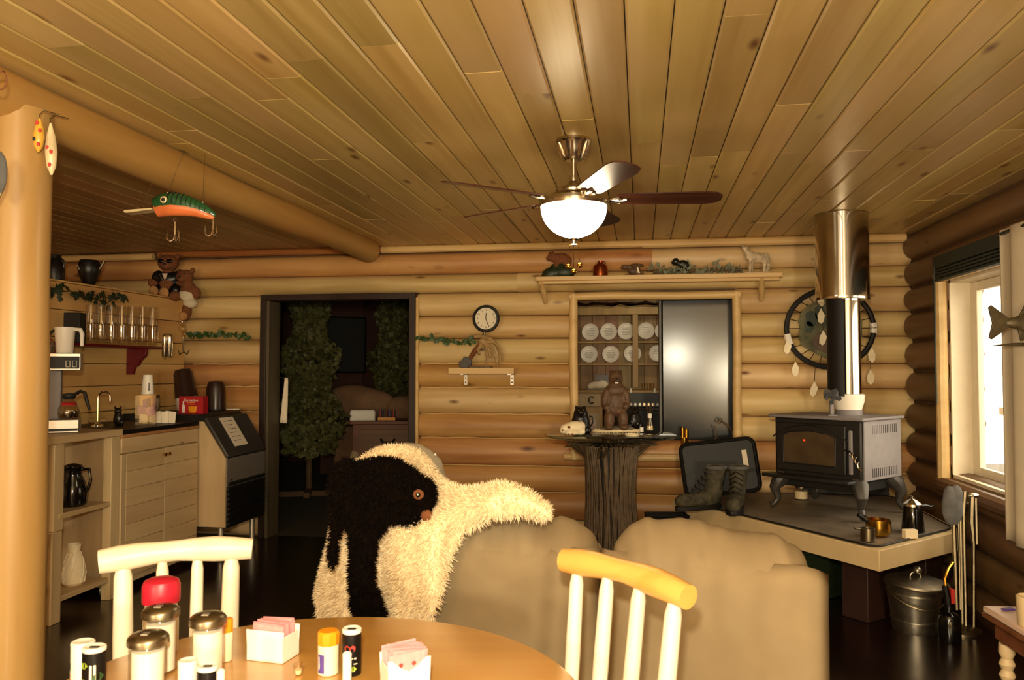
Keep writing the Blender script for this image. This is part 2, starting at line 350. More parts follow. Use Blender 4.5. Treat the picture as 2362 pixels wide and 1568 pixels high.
# ---- back log wall with doorway and pass-through
DX0, DX1, DZ = -3.20, -1.88, 2.045
WX0, WX1, WZ0, WZ1 = -.53, .745, .775, 2.01
g = G(); y0, y1 = BACK + .075, BACK + .13
g.box(-6.3, DX0, y0, y1, 0, CEIL + .05); g.box(DX0, DX1, y0, y1, DZ, CEIL + .05); g.box(DX1, WX0, y0, y1, 0, CEIL + .05)
g.box(WX0, WX1, y0, y1, 0, WZ0); g.box(WX0, WX1, y0, y1, WZ1, CEIL + .05); g.box(WX1, 2.3, y0, y1, 0, CEIL + .05)
wb = g.build('wall_back', 'bark', kind=ST)
def logx(x0, x1, z0, z1, m, parent, yc, ry=.1):
    n = max(3, int((x1 - x0) / .22)); L = x1 - x0; h = (z1 - z0) / 2 + .001
    ph = random.uniform(0, 9)
    v = []; k = 16
    for i in range(n + 1):
        t = i / n; s = 1 + .035 * math.sin(ph + t * L * 2.1) + random.uniform(-.02, .02)
        for j in range(k):
            a = 2 * math.pi * j / k; ca, sa = math.cos(a), math.sin(a)
            e = .95
            v.append((-L / 2 + L * t, ry * s * math.copysign(abs(ca) ** e, ca), h * math.copysign(abs(sa) ** .9, sa) * (1 + (s - 1) * .4)))
    f = [(i * k + j, i * k + (j + 1) % k, (i + 1) * k + (j + 1) % k, (i + 1) * k + j) for i in range(n) for j in range(k)]
    f += [tuple(range(k))[::-1], tuple(n * k + j for j in range(k))]
    return G().add(v, f).build('log', m, parent, ((x0 + x1) / 2, yc, (z0 + z1) / 2), ang=50)
LZ = [2.43, 2.245, 2.085, 1.89, 1.70, 1.49, 1.295, 1.075, .875, .65, .44, .22, 0.0]
for i in range(len(LZ) - 1):
    z1, z0 = LZ[i], LZ[i + 1]; zc = (z0 + z1) / 2
    cuts = [(-6.2, DX0), (DX1, WX0), (WX1, 2.05)]
    if zc > 2.06: cuts = [(-6.2, -1.0), (-1.0, 2.05)] if i % 2 else [(-6.2, -2.1), (-2.1, .1), (.1, 2.05)]
    elif zc < WZ0: cuts = [(-6.2, DX0), (DX1, .35), (.35, 2.05)] if i % 2 else [(-6.2, DX0), (DX1, 2.05)]
    for a, b in cuts:
        red = (i in (5, 7, 8, 9, 10) and a < 0.0) or (i == 0 and a < -1) or i in (6,) and a < -3
        logx(a, b, z0, z1, 'log_red' if red else 'log', wb, BACK + .098)
for i in range(5, 11):
    for a, b in ((DX1 + .06, WX0 - .05 if LZ[i] > WZ0 else 2.0), (-3.9, DX0 - .05)): G().tube([(a + (b - a) * k / 12, random.uniform(-.004, .004), random.uniform(-.003, .003)) for k in range(13)], .0055, 5).build('chinking', 'trimw', wb, (0, BACK + .052, LZ[i]))
# crown trims
t1 = G().tube([(-2.15, 0, 0), (.02, 0, 0)], .03, 10).build('trim_1', 'trimw', loc=(0, BACK - .02, CEIL - .03), kind=ST)
t2 = G().tube([(.02, 0, 0), (2.0, 0, 0)], .034, 10).build('trim_2', 'trimw', loc=(0, BACK - .025, CEIL - .034), kind=ST)
t3 = G().tube([(-4.2, 0, 0), (-2.15, 0, 0)], .028, 10).build('trim_3', 'trimr', loc=(0, BACK - .02, CEIL - .028), kind=ST)
t4 = G().tube([(-6.1, 0, 0), (-4.25, 0, 0)], .03, 10).build('trim_4', 'trimw', loc=(0, BACK - .02, CEIL - .04), kind=ST)
# ---- right log wall with window
VY0, VY1, VZ0, VZ1 = 4.10, 5.66, .74, 2.03
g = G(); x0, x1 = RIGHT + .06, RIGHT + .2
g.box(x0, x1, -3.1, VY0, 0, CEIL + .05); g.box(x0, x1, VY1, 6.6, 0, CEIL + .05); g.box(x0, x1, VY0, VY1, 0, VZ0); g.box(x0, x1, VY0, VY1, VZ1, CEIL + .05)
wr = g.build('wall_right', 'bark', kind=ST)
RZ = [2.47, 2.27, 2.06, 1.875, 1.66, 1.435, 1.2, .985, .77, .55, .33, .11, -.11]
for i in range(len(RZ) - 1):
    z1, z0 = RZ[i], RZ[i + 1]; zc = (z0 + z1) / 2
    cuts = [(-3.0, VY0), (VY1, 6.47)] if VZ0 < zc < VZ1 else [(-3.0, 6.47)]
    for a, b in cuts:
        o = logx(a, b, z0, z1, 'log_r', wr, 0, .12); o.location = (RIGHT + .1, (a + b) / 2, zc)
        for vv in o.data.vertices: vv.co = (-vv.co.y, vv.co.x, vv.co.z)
        o.data.update()
win = G().box(RIGHT + .01, RIGHT + .2, VY1 - .02, VY1 + .0, VZ0, VZ1).box(RIGHT + .01, RIGHT + .2, VY0, VY0 + .02, VZ0, VZ1).box(RIGHT + .01, RIGHT + .2, VY0, VY1, VZ1 - .02, VZ1).box(RIGHT + .01, RIGHT + .2, VY0, VY1, VZ0, VZ0 + .02).build('window_1', 'winwhite', kind=ST)
fx = RIGHT - .05
G().tube([(0, 0, VZ0 - .08), (0, 0, VZ1 + .04)], .04, 10).build('window_casing', 'trimw', win, (fx + .02, VY1 + .03, 0))
G().tube([(0, VY0, 0), (0, VY1 + .06, 0)], .04, 10).build('window_casing', 'trimw', win, (fx + .02, 0, VZ1 + .03))
G().tube([(0, VY0, 0), (0, VY1 + .06, 0)], .05, 10).build('window_sill', 'log_r', win, (fx + .01, 0, VZ0 - .05))
sx0, sx1 = RIGHT + .13, RIGHT + .17
for a, b in ((VY1 - .12, VY1 - .02), (4.86, 4.94), (VY0 + .02, VY0 + .1)): G().box(sx0, sx1, a, b, VZ0 + .02, VZ1 - .02).build('sash_stile', 'winwhite', win, bevel=.006)
for a, b in ((VZ0 + .02, VZ0 + .08), (VZ1 - .08, VZ1 - .02)): G().box(sx0 + .002, sx1 - .002, VY0 + .1, VY1 - .12, a, b).build('sash_rail', 'winwhite', win, bevel=.006)
for a, b in ((4.94, VY1 - .12), (VY0 + .1, 4.86)): G().box(RIGHT + .148, RIGHT + .152, a, b, VZ0 + .08, VZ1 - .08).build('window_pane', 'pane', win)
# ---- walls nobody faces, closing the room
G().box(-6.3, -6.2, -3.1, 12.1, 0, CEIL + .05).build('wall_left', 'log_red', kind=ST)
G().box(-6.3, 2.3, -3.2, -3.1, 0, CEIL + .05).build('wall_front', 'log', kind=ST)
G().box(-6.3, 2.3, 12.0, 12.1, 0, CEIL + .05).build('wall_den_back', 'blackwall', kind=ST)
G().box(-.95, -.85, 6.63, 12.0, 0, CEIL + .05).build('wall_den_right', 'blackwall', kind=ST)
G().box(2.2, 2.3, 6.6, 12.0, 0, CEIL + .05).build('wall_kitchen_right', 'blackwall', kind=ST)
G().box(-.85, 2.2, 9.0, 9.1, 0, CEIL + .05).build('wall_kitchen_back', 'hutchb', kind=ST)
# ---- beam and post
pts = [(0, y, .012 * math.sin(y * 1.3)) for y in [-3.0 + .4 * i for i in range(24)]]
G().tube(pts, [.090 + .005 * math.sin(i * 1.7) for i in range(24)], 18).build('beam', 'beam', loc=(BEAMX, 0, CEIL - .086), kind=ST, ang=60)
pp = atX(32, 900, BEAMX)
G().tube([(.008 * math.sin(z * 2), 0, z) for z in [0, .3, .6, .9, 1.2, 1.5, 1.8, 2.05, 2.36]], [.112, .108, .106, .107, .104, .108, .106, .110, .113], 20).build('post', 'post', loc=(BEAMX, pp.y, 0), kind=ST, ang=60)
# ---- doorway
dw = G().box(DX0 - .035, DX0 + .02, BACK - .03, BACK + .14, 0, DZ + .04).build('door_1', 'dframe', kind=ST, bevel=.004)
G().box(DX1 - .03, DX1 + .03, BACK - .03, BACK + .14, 0, DZ + .04).build('door_jamb', 'dframe', dw, bevel=.004)
G().box(DX0 + .02, DX1 - .03, BACK - .03, BACK + .14, DZ - .012, DZ + .04).build('door_header', 'dframe', dw, bevel=.004)
G().box(DX0 + .02, DX0 + .045, BACK - .02, BACK + .2, 0, DZ - .012).build('jamb_board', 'jamb', dw, bevel=.003)
G().box(DX1 + .03, DX1 + .055, BACK - .035, BACK + .0, 0, DZ).build('caulk_strip', 'trimw', dw, bevel=.008)
# ---- pass-through frame of peeled poles
pf = G().tube([(0, 0, WZ0 - .05), (.004, 0, 1.2), (-.004, 0, 1.6), (0, 0, WZ1 + .04)], [.036, .034, .036, .033], 12).build('window_2', 'trimw', loc=(WX0 - .0, BACK - .04, 0), kind=ST)
G().tube([(0, 0, WZ0 - .05), (-.004, 0, 1.2), (.003, 0, 1.6), (0, 0, WZ1 + .04)], [.037, .034, .035, .034], 12).build('frame_pole', 'trimw', pf, (WX1 - WX0, 0, 0))
G().tube([(-.03, 0, 0), (.3, 0, .005), (.8, 0, -.004), (WX1 - WX0 + .03, 0, 0)], [.032, .034, .032, .034], 12).build('frame_pole', 'trimw', pf, (0, .002, WZ1 + .02))
G().tube([(-.08, 0, 0), (.3, 0, -.003), (.8, 0, .004), (WX1 - WX0 + .04, 0, 0)], [.03, .032, .03, .032], 12).build('frame_pole', 'trimw', pf, (0, .002, WZ0 - .03))
G().box(WX0, WX1, BACK - .06, BACK + .14, WZ0 - .025, WZ0 - .003).build('window_sill', 'trimw', pf, (-WX0, -BACK + .04, 0))
for a in (WX0, WX1 - .01): G().box(a, a + .01, BACK - .0, BACK + .14, WZ0, WZ1).build('reveal_board', 'hutch', pf, (-WX0, -BACK + .04, 0))
# ---- kitchen partition of horizontal boards
pz = 2.06
part = G().box(PART - .30, PART - .02, 3.2, BACK + .01, 0, pz - .012).build('wall_partition', 'bark', kind=ST)
zb = pz - .012
while zb > 0:
    h = random.choice((.165, .182, .19)); z0 = max(0, zb - h)
    G().box(-.02, .0, 3.2 - 4.8, BACK - .005 - 4.8, -(zb - z0) / 2 + .002, (zb - z0) / 2 - .002).build('board', 'plankw', part, (PART, 4.8, (zb + z0) / 2), bevel=.004)
    zb = z0
G().box(PART - .32, PART + .012, 3.2, BACK - .0, pz - .012, pz).build('ledge_board', 'plankw', part, bevel=.003)
# ================================================================ ceiling fan
p = atZ(1323, 322, CEIL)
fan = T('ceiling_fan', 'brushed nickel ceiling fan with five dark wooden blades and lit glass bowl', 'ceiling fan', (p.x, p.y, CEIL))
g = G().lathe([(.0, 0), (.078, 0), (.08, -.012), (.072, -.022), (.062, -.05), (.046, -.085), (.036, -.095), (.0, -.097)], 28)
for k in range(12):
    a = R(30 * k); g.tube([(.073 * math.cos(a), .073 * math.sin(a), -.02), (.066 * math.cos(a), .066 * math.sin(a), -.05), (.05 * math.cos(a), .05 * math.sin(a), -.085)], .006, 6)
g.build('canopy', 'nickel', fan)
G().tube([(0, 0, -.09), (0, 0, -.2)], .0125, 12).build('downrod', 'nickel', fan)
G().lathe([(.018, -.165), (.02, -.18), (.02, -.19), (.034, -.205), (.04, -.22), (.0, -.222)], 20).build('rod_cover', 'nickel', fan)
G().lathe([(.04, -.215), (.075, -.222), (.082, -.232), (.08, -.24), (.09, -.246), (.125, -.256), (.142, -.27), (.144, -.282), (.0, -.284)], 32).build('motor_housing', 'nickel', fan)
G().lathe([(.13, -.272), (.152, -.278), (.155, -.292), (.152, -.305), (.13, -.307)], 40).build('decorative_band', M['nickel'], fan)
G().lathe([(.149, -.303)] + [(.149 * math.cos(R(a)), -.303 - .142 * math.sin(R(a))) for a in range(10, 90, 8)] + [(.0, -.445)], 40).build('light_bowl', 'frost', fan)
G().lathe([(.02, -.443), (.024, -.45), (.014, -.458), (.013, -.472), (.017, -.478), (.0, -.482)], 16).build('finial', 'nickel', fan)
for k, (x, y, z) in enumerate(((-.026, .004, -.56), (0, -.01, -.585), (.026, .004, -.555))):
    c = G().tube([(x * .6, y, -.45), (x, y, z)], .0012, 5).build('pull_chain', 'brass', fan)
    G().ell((x, y, z - .012), (.014, .014, .012)).build('chain_fob', 'brass', c)
bl = [(.19, -.045), (.21, -.055), (.58, -.066), (.63, -.055), (.655, -.025), (.655, .025), (.63, .055), (.58, .066), (.21, .055), (.19, .045)]
for k in range(5):
    a = R(9.09 - 4 + 72 * k)
    b = G().slab([(x, y) for x, y in bl], -.003, .003).build('blade', 'blade', fan, (0, 0, -.272), Euler((R(-11), 0, a)).to_quaternion().to_euler())
    b.rotation_euler = (Matrix.Rotation(a, 3, 'Z') @ Matrix.Rotation(R(-11), 3, 'X')).to_euler()
    gg = G().tube([(.14, 0, -.012), (.165, 0, -.004), (.2, 0, -.007), (.235, 0, -.006)], [.012, .009, .012, .01], 8)
    for s in (-1, 1): gg.tube([(.15, s * .006, -.01), (.175, s * .022, -.007), (.2, s * .03, -.008), (.215, s * .018, -.008), (.2, s * .01, -.008)], .0055, 6)
    gg.build('blade_arm', 'nickel', b)
# ================================================================ hearth
HZ = .50
F_ = atZ(2028, 1268, HZ); L_ = atZ(1552, 1152, HZ); Rr = (1.86, 5.13)
hp = T('hearth_platform', 'raised hearth platform with cream edge and dark stone top in the corner', 'hearth', (1.2, 5.6, 0))
poly = [(F_.x, F_.y), (1.87, 5.12), (1.87, 6.40), (.36, 6.40), (L_.x, L_.y)]
off = [(a - 1.2, b - 5.6) for a, b in poly]
G().slab(off, HZ - .115, HZ - .004).build('edge_slab', 'hearthw', hp, bevel=.004)
cx = sum(a for a, b in off) / 5; cy = sum(b for a, b in off) / 5
ins = []
for a, b in off:
    d = math.hypot(a - cx, b - cy); k = 1 - .05 / d; ins.append((cx + (a - cx) * k, cy + (b - cy) * k))
pr = []
for i in range(5):
    P0, P1, P2 = Vector(ins[i - 1]), Vector(ins[i]), Vector(ins[(i + 1) % 5])
    a = P1 + (P0 - P1).normalized() * .09; b = P1 + (P2 - P1).normalized() * .09
    for t in (0, .25, .5, .75, 1): pr.append(tuple((1 - t) ** 2 * a + 2 * t * (1 - t) * P1 + t * t * b))
G().slab(pr, HZ - .006, HZ + .004).build('stone_top', 'stone', hp, bevel=.003)
G().tube([(x, y, HZ + .003) for x, y in pr] + [(pr[0][0], pr[0][1], HZ + .003)], .006, 6).build('metal_rim', 'blkmetal', hp)
for px, py, w_ in ((2012, 1436, .17), (1760, 1330, .2)):
    q = atZ(px, py, 0); 
    if px < 2000: q = Vector((.75, 5.85, 0))
    else: q = q + Vector((-.02, .1, 0))
    G().box(-w_ / 2, w_ / 2, -w_ / 2, w_ / 2, 0, HZ - .115).build('pier', 'dkblock', hp, (q.x - 1.2, q.y - 5.6, 0), (0, 0, R(42)), bevel=.006)
G().box(-.09, .09, -.09, .09, 0, HZ - .115).build('pier', 'dkblock', hp, (1.72 - 1.2, 5.4 - 5.6, 0), (0, 0, R(42)), bevel=.006)
# ================================================================ wood stove, turned 42 degrees
ph = R(42); C0 = at(1985, 965, 4.98); W_, D_ = .60, .50
ex = Vector((math.cos(ph), -math.sin(ph), 0)); ey = Vector((math.sin(ph), math.cos(ph), 0))
ctr = C0 - ex * W_ / 2 + ey * D_ / 2
BZ, TZ = .73 - HZ, 1.115 - HZ
st = T('wood_stove', 'black cast iron wood stove with glass door on curved legs', 'stove', (ctr.x, ctr.y, HZ + .008), -ph)
hw, hd = W_ / 2, D_ / 2
G().box(-hw, hw, -hd, hd, BZ, TZ).build('firebox', 'blkmetal', st, bevel=.008)
G().prism([(-hw - .035, 0), (hw + .03, 0), (hw + .03, .02), (-hw - .035, .02)], -hd - .03, hd + .02).build('top_plate', 'greymetal', st, (0, 0, TZ), bevel=.008)
g = G().box(hw + .0, hw + .012, -hd + .02, hd, BZ + .01, TZ - .002)
sp = g.build('side_panel', 'greymetal', st, bevel=.004)
for row in (BZ + .03, TZ - .085):
    for k in range(14):
        G().box(hw + .0115, hw + .0135, -.003, .003, row, row + .055).build('vent_slot', 'black', sp, (0, -hd + .12 + k * .024, 0))
G().box(-hw - .012, -hw, -hd + .02, hd, BZ + .01, TZ - .002).build('side_panel', 'greymetal', st, bevel=.004)
dr = G().prism(rrect(-hw + .02, hw - .09, BZ + .04, TZ - .03, .012), -hd - .022, -hd + .002).build('door', 'blkmetal', st, bevel=.006)
gp = [(-hw + .075, BZ + .09), (hw - .155, BZ + .09), (hw - .155, TZ - .115), (hw - .2, TZ - .088), (0 - .04, TZ - .075), (-hw + .12, TZ - .088), (-hw + .075, TZ - .115)]
G().prism(gp, -hd - .0235, -hd - .022).build('door_glass', 'soot', dr)
G().tube([(x, -hd - .024, z) for x, z in gp + gp[:1]], .006, 6).build('glass_gasket', 'black', dr)
G().tube(arc((-.04, TZ - .25), .32, 35, 145, 12, -hd - .022, .21), .005, 6).build('arch_moulding', 'blkmetal', dr)
G().ell((-.07, -hd - .025, BZ + .245), (.007, .002, .006)).build('glowing_ember', 'ember', dr)
G().box(hw - .075, hw - .05, -hd - .016, -hd, BZ + .05, TZ - .06).build('latch_bar', 'greymetal', st, bevel=.006)
hn = G().tube([(hw - .1, -hd - .015, BZ + .2), (hw - .05, -hd - .05, BZ + .2), (hw - .03, -hd - .06, BZ + .185)], .006, 8).build('door_handle', 'blkmetal', st)
pts = [(hw - .03 + .07 * t + .011 * math.cos(t * 12), -hd - .06 - .01 * t, BZ + .19 - .10 * t + .011 * math.sin(t * 12)) for t in [i / 30 for i in range(31)]]
pts2 = [(hw - .03 + .07 * t + .011 * math.cos(t * 12 + 3.14), -hd - .06 - .01 * t, BZ + .19 - .10 * t + .011 * math.sin(t * 12 + 3.14)) for t in [i / 30 for i in range(31)]]
G().tube(pts, .004, 6).tube(pts2, .004, 6).build('coil_grip', 'chrome', hn)
G().box(-hw - .03, hw - .02, -hd - .12, -hd, BZ - .005, BZ + .018).build('ash_lip', 'blkmetal', st, bevel=.006)
G().box(-hw + .05, hw - .05, -hd + .03, hd - .05, BZ - .07, BZ).build('ash_pan', 'black', st, bevel=.006)
for sx, sy in ((-1, -1), (1, -1), (-1, 1), (1, 1)):
    x0, y0 = sx * (hw - .05), sy * (hd - .05); k = .045
    q = [(0, 0, BZ + .01), (sx * .03, sy * .03, BZ - .03), (sx * .055, sy * .055, BZ - .09), (sx * .04, sy * .04, BZ - .16), (sx * .06, sy * .06, .032), (sx * .075, sy * .075, .026)]
    G().tube([(x0 + a, y0 + b, c) for a, b, c in q], [.05, .055, .036, .02, .018, .024], 10).build('leg', 'legmetal', st)
# flue
fp = atZ(1940, 495, CEIL)
fl = T('stove_flue', 'polished steel stove pipe with wide ceiling sleeve and a black strip for its dark reflection', 'stove pipe', (fp.x, fp.y, TZ + HZ + .024))
b0 = TZ + HZ + .024
G().lathe([(.17, 1.905 - b0), (.172, 1.91 - b0), (.17, 1.93 - b0), (.17, CEIL - .004 - b0)], 40).build('sleeve', 'flue', fl)
G().lathe([(.0, 1.907 - b0), (.165, 1.907 - b0), (.165, 1.925 - b0), (0, 1.926 - b0)], 30).build('sleeve_cap', 'black', fl)
G().lathe([(.085, .13), (.082, .14), (.08, 1.93 - b0)], 28, c=(.03, -.0, 0)).build('pipe', 'chrome', fl)
g = G(); 
v = []
for z in (.13, 1.91 - b0):
    for r in (.112, .106):
        for i in range(9):
            a = R(170 + 10.5 * i); v.append((.012 + r * math.cos(a), r * math.sin(a), z))
f = []
for i in range(8): f += [(i, i + 1, i + 19, i + 18), (9 + i, 27 + i, 28 + i, 10 + i), (i, 9 + i, 10 + i, i + 1), (18 + i, 19 + i, 28 + i, 27 + i)]
f += [(0, 18, 27, 9), (8, 17, 35, 26)]
g.add(v, f).build('dark_reflection', 'black', fl)  # black strip standing in for the dark reflection in the chrome pipe
G().lathe([(.075, 0), (.078, .03), (.1, .1), (.102, .14), (.09, .145), (.0, .146)], 28, c=(.03, 0, 0)).build('collar', 'white', fl)
G().lathe([(.085, 0), (.085, .04), (.07, .042)], 28, c=(.03, 0, 0)).build('base_ring', 'greymetal', fl)
# stove fan / pinecone ornament beside pipe
q = ctr + Vector((-.16, -.16, 0)); q = at(1918, 930, dep(q)); 
ef = T('stove_top_fan', 'small black heat powered fan standing on the stove top', 'stove fan', (q.x, q.y, HZ + .004 + TZ + .02), YAW)
G().box(-.03, .03, -.02, .02, 0, .012).box(-.012, .012, -.01, .01, .012, .10).build('base', 'greymetal', ef, bevel=.003)
for k in range(7): G().box(-.045, .045, -.002, .002, 0, .05).build('fin', 'legmetal', ef, (0, -.012 + k * .006, .12), (0, R(-18 + 6 * k), 0))
hb = G().cyl((0, 0, 0), .01, .012, 10, Matrix.Rotation(R(90), 4, 'X')).build('hub', 'black', ef, (0, -.022, .13))
for k in range(4): G().slab([(.008, -.006), (.045, -.016), (.055, .004), (.045, .016), (.008, .006)], -.001, .001).build('fan_blade', 'black', ef, (0, -.034, .13), (R(90), R(90 * k + 20), 0))
# black board behind the stove
d = dep((1.3, 6.2)); q = at(1978, 942, d)
G().box(-.30, .30, -.01, .01, 0, .5).build('heat_board', 'black', None, (1.50, 6.30, .52), (R(-6), 0, R(-2)), bevel=.003, label='black metal heat board leaning on the log wall behind the stove', cat='heat shield')
# ---------------------------------------------------------------- things on the hearth
def hz(px, py): return atZ(px, py, HZ + .004)
# big black tote lid leaning on the wall behind boots
lidp = at(1665, 1165, dep((.62, 6.24)))
ld = T('storage_bin_lid', 'black plastic bin lid with white sticker leaning behind the boots', 'bin lid', (.62, 6.16, .528), R(0), rx=R(-10), ry=R(-7))
u = U(dep((.62, 6.2)))
G(u).prism(rrect(-88, 78, 0, 118, 16), -4, 4).build('panel', 'plastblk', ld, bevel=.004)
G(u).tube([(x, -4, z) for x, z in rrect(-88, 78, 0, 118, 16) + rrect(-88, 78, 0, 118, 16)[:1]], 4.5, 8).build('rim', 'plastblk', ld)
G(u).box(48, 59, -5.2, -4, 55, 92).build('sticker', 'paper', ld)
# boots
def boot(px, py, rz, label, flip=1):
    q = hz(px, py); t = T('winter_boot', label, 'boot', q + Vector((0, 0, .004)), rz, 'pair of camouflage boots on the hearth'); t.scale = (1.12, 1.12, 1.12)
    b = blob('upper', [(0, .05, .06, .05, .13, .05), (0, -.08, .055, .048, .08, .045), (0, .12, .11, .05, .06, .09), (0, .13, .19, .055, .06, .06), (0, .14, .23, .058, .062, .03)], 1, .012, 'bootc', t)
    n = []
    for i in range(20):
        a = 2 * math.pi * i / 20; x = .055 * math.cos(a); y = .165 * math.sin(a); n.append((x * (1 if y < 0 else .85), y))
    G().slab([(x, y + .01) for x, y in n], 0, .028).build('sole', 'black', t, bevel=.005)
    for k in range(5): G().tube([(-.04, -.01 + k * .025, .10 + k * .025), (0, -.03 + k * .02, .125 + k * .026), (.04, -.01 + k * .025, .10 + k * .025)], .004, 5).build('lace', 'black', t)
    G().tube([(.055 * math.cos(R(a)), .14 + .06 * math.sin(R(a)), .245) for a in range(0, 361, 30)], .012, 8).build('cuff', 'snowg', t)
boot(1608, 1176, R(-58), 'left camouflage boot lying nearest the hearth edge')
boot(1696, 1182, R(-14), 'right camouflage boot standing in front of the bin lid')
# jar under stove
q = hz(1848, 1152); jr = T('glass_jar', 'small labelled glass jar under the stove', 'jar', q)
u = U(dep(q)); G(u).lathe([(14, 0), (16, 3), (16, 22), (12, 27)], 18).build('jar', 'glass', jr)
G(u).lathe([(14.5, 3), (14.5, 20), (0, 20.5)], 18).build('contents', 'cream', jr); G(u).lathe([(13, 27), (13, 34), (0, 34.5)], 18).build('lid', 'tin', jr)
# brass pot, tin cup, black coffee pot, white block
q = hz(2026, 1236); t = T('brass_pot', 'small brass pot with dark handle on the hearth', 'pot', q, YAW); u = U(dep(q))
G(u).lathe([(18, 0), (25, 5), (28, 18), (27, 38), (25, 38), (25, 20), (0, 8)], 26).build('bowl', 'brass', t)
G(u).tube([(-24, -5, 30), (-38, -8, 42), (-50, -10, 50)], [3, 4, 4.5], 8).build('handle', 'plastblk', t)
q = hz(2002, 1248); t = T('tin_cup', 'little tin measuring cup beside the brass pot', 'cup', q, YAW); u = U(dep(q))
G(u).lathe([(14, 0), (16, 2), (16, 30), (14.5, 30), (14.5, 4), (0, 3)], 22).build('cup', 'tin', t)
G(u).tube([(-14, 0, 27), (-24, -2, 29), (-31, -3, 30)], [2, 1.8, 2.5], 6).build('handle', 'tin', t)
q = hz(2106, 1226); t = T('coffee_pot', 'tall black enamel coffee pot with shiny lid on the hearth', 'coffee pot', q, YAW); u = U(dep(q))
G(u).lathe([(24, 0), (25, 3), (19, 58), (18, 60), (0, 60)], 26).build('body', 'gloss', t)
G(u).lathe([(21, 59), (20, 64), (10, 72), (4, 75), (5, 81), (0, 83)], 22).build('lid', 'chrome', t)
G(u).tube([(16, 0, 56), (28, 0, 60), (42, 0, 57), (50, 0, 62)], [4, 4, 3, 2.5], 8).build('spout', 'gloss', t)
G(u).tube([(-4, -17, 56), (-4, -24, 50), (-5, -27, 30), (-4, -24, 12)], 3, 8).build('handle', 'plastblk', t)
q = hz(2099, 1241); u = U(dep(q))
G(u).box(-15, 15, -8, 8, 0, 20).build('white_box', 'cream', None, q, (0, 0, YAW + .1), bevel=.002, label='small white box beside the coffee pot', cat='box')
# black bin on floor and galvanised ash bucket
q = Vector((.12, 5.9, 0)); u = U(dep(q)); q = at(1538, 1190, dep(q) - .3); q.z = 0
t = T('black_bin', 'black plastic bin between twig table and hearth', 'bin', q, YAW); zt = (CAMZ - (1167 - 850) * u) / u
G(u).prism([(-38, 0), (38, 0), (44, zt), (40, zt), (35, 4), (-35, 4), (-40, zt), (-44, zt)], -18, 18).build('walls', 'plastblk', t)
G(u).prism([(-38, 0), (38, 0), (44, zt), (-44, zt)], 18, 21).prism([(-38, 0), (38, 0), (44, zt), (-44, zt)], -21, -18).build('end_panel', 'plastblk', t)
G(u).tube([(-44, -21, zt), (44, -21, zt), (44, 21, zt), (-44, 21, zt), (-44, -21, zt)], 3, 6).build('rim', 'plastblk', t)
q = atZ(2110, 1452, 0); u = U(dep(q)); t = T('ash_bucket', 'galvanised ash bucket with lid beside the fire tools', 'bucket', q, YAW)
G(u).lathe([(46, 0), (47, 4), (49, 24), (51, 25), (51, 28), (49.5, 29), (58, 84), (60, 85), (60, 89), (58.5, 90), (62, 106), (64, 107), (64, 110), (0, 108)], 40).build('pail', 'galv', t)
ld = G(u).lathe([(67, 104), (68, 108), (66, 112), (56, 114), (0, 120)], 40).build('lid', 'galv', t, rot=(R(3), R(2), 0))
G(u).tube(arc((0, 0), 12, 0, 180, 10), 2.4, 8).build('lid_handle', 'galv', ld, (0, 8 * u, 119 * u)); G(u).ell((0, 0, 136), (10, 10, 9)).build('lid_knob', 'galv', ld)
G(u).tube([(64 * math.cos(R(a)), -66 * math.sin(R(a)) * .98, 98 - 36 * math.sin(R(a))) for a in range(0, 181, 15)], 1.8, 6).build('bail_handle', 'tin', t)
# fire tools: brush, shovel, tongs on a stand
q = atZ(2212, 1455, 0); u = U(dep(q)); t = T('fireplace_tool_set', 'set of steel fireplace tools hanging on a round based stand', 'fireplace tools', q, YAW)
zt = lambda py: (CAMZ - (py - 850) * u) / u
G(u).lathe([(46, 0), (46, 5), (30, 12), (8, 18), (0, 18)], 28).build('base', 'tin', t)
G(u).tube([(8, 0, 14), (8, 0, zt(1130))], 4.5, 8).build('stand_pole', 'tin', t)
G(u).tube([(-30, 0, zt(1160)), (0, 4, zt(1150)), (34, 0, zt(1160))], 3, 6).build('hook_bar', 'steel', t)
b = G(u).tube([(-12, -14, zt(1395)), (-15, -14, zt(1190))], 5, 8).tube([(-4, -14, zt(1395)), (-4, -14, zt(1190))], 2.5, 8).build('brush_shaft', 'tin', t)
blob('brush_head', [(-17, -14, zt(1165), 25, 11, 44), (-24, -14, zt(1140), 14, 10, 24), (-8, -14, zt(1138), 15, 10, 24)], u, 2.2, 'snowg', b)
G(u).tube([(10, -10, zt(1440)), (10, -10, zt(1180)), (14, -10, zt(1130))], [4, 4, 5.5], 8).build('poker', 'tin', t)
s = G(u).tube([(30, -6, zt(1445)), (34, -6, zt(1250)), (30, -6, zt(1200)), (33, -6, zt(1135))], [4, 4, 6.5, 6.5], 8).tube([(42, -4, zt(1250)), (42, -4, zt(1145))], 4, 8).build('tongs', 'tin', t)
G(u).ell((36, -6, zt(1140)), (13, 7, 6)).build('tong_hinge', 'chrome', s)
q = atZ(2190, 1478, 0); u = U(dep(q)); t = T('gas_torch', 'dark green gas canister torch with curved brass neck standing by the bucket', 'torch', q, YAW)
G(u).lathe([(24, 0), (25, 3), (25, 50), (20, 60), (8, 66), (8, 78), (0, 78)], 24).build('canister', 'gloss', t)
G(u).tube([(0, 0, 78), (-4, 0, 105), (-8, 0, 125)], [9, 8, 7], 8).build('grip', 'plastblk', t)
G(u).tube([(-6, 0, 122), (-8, 0, 140), (2, 0, 165), (12, 0, 178)], [4, 3.5, 3.5, 4], 8).build('neck', 'brass', t)
G(u).box(2, 10, -8, 8, 86, 118).build('warning_tag', 'redp', t)
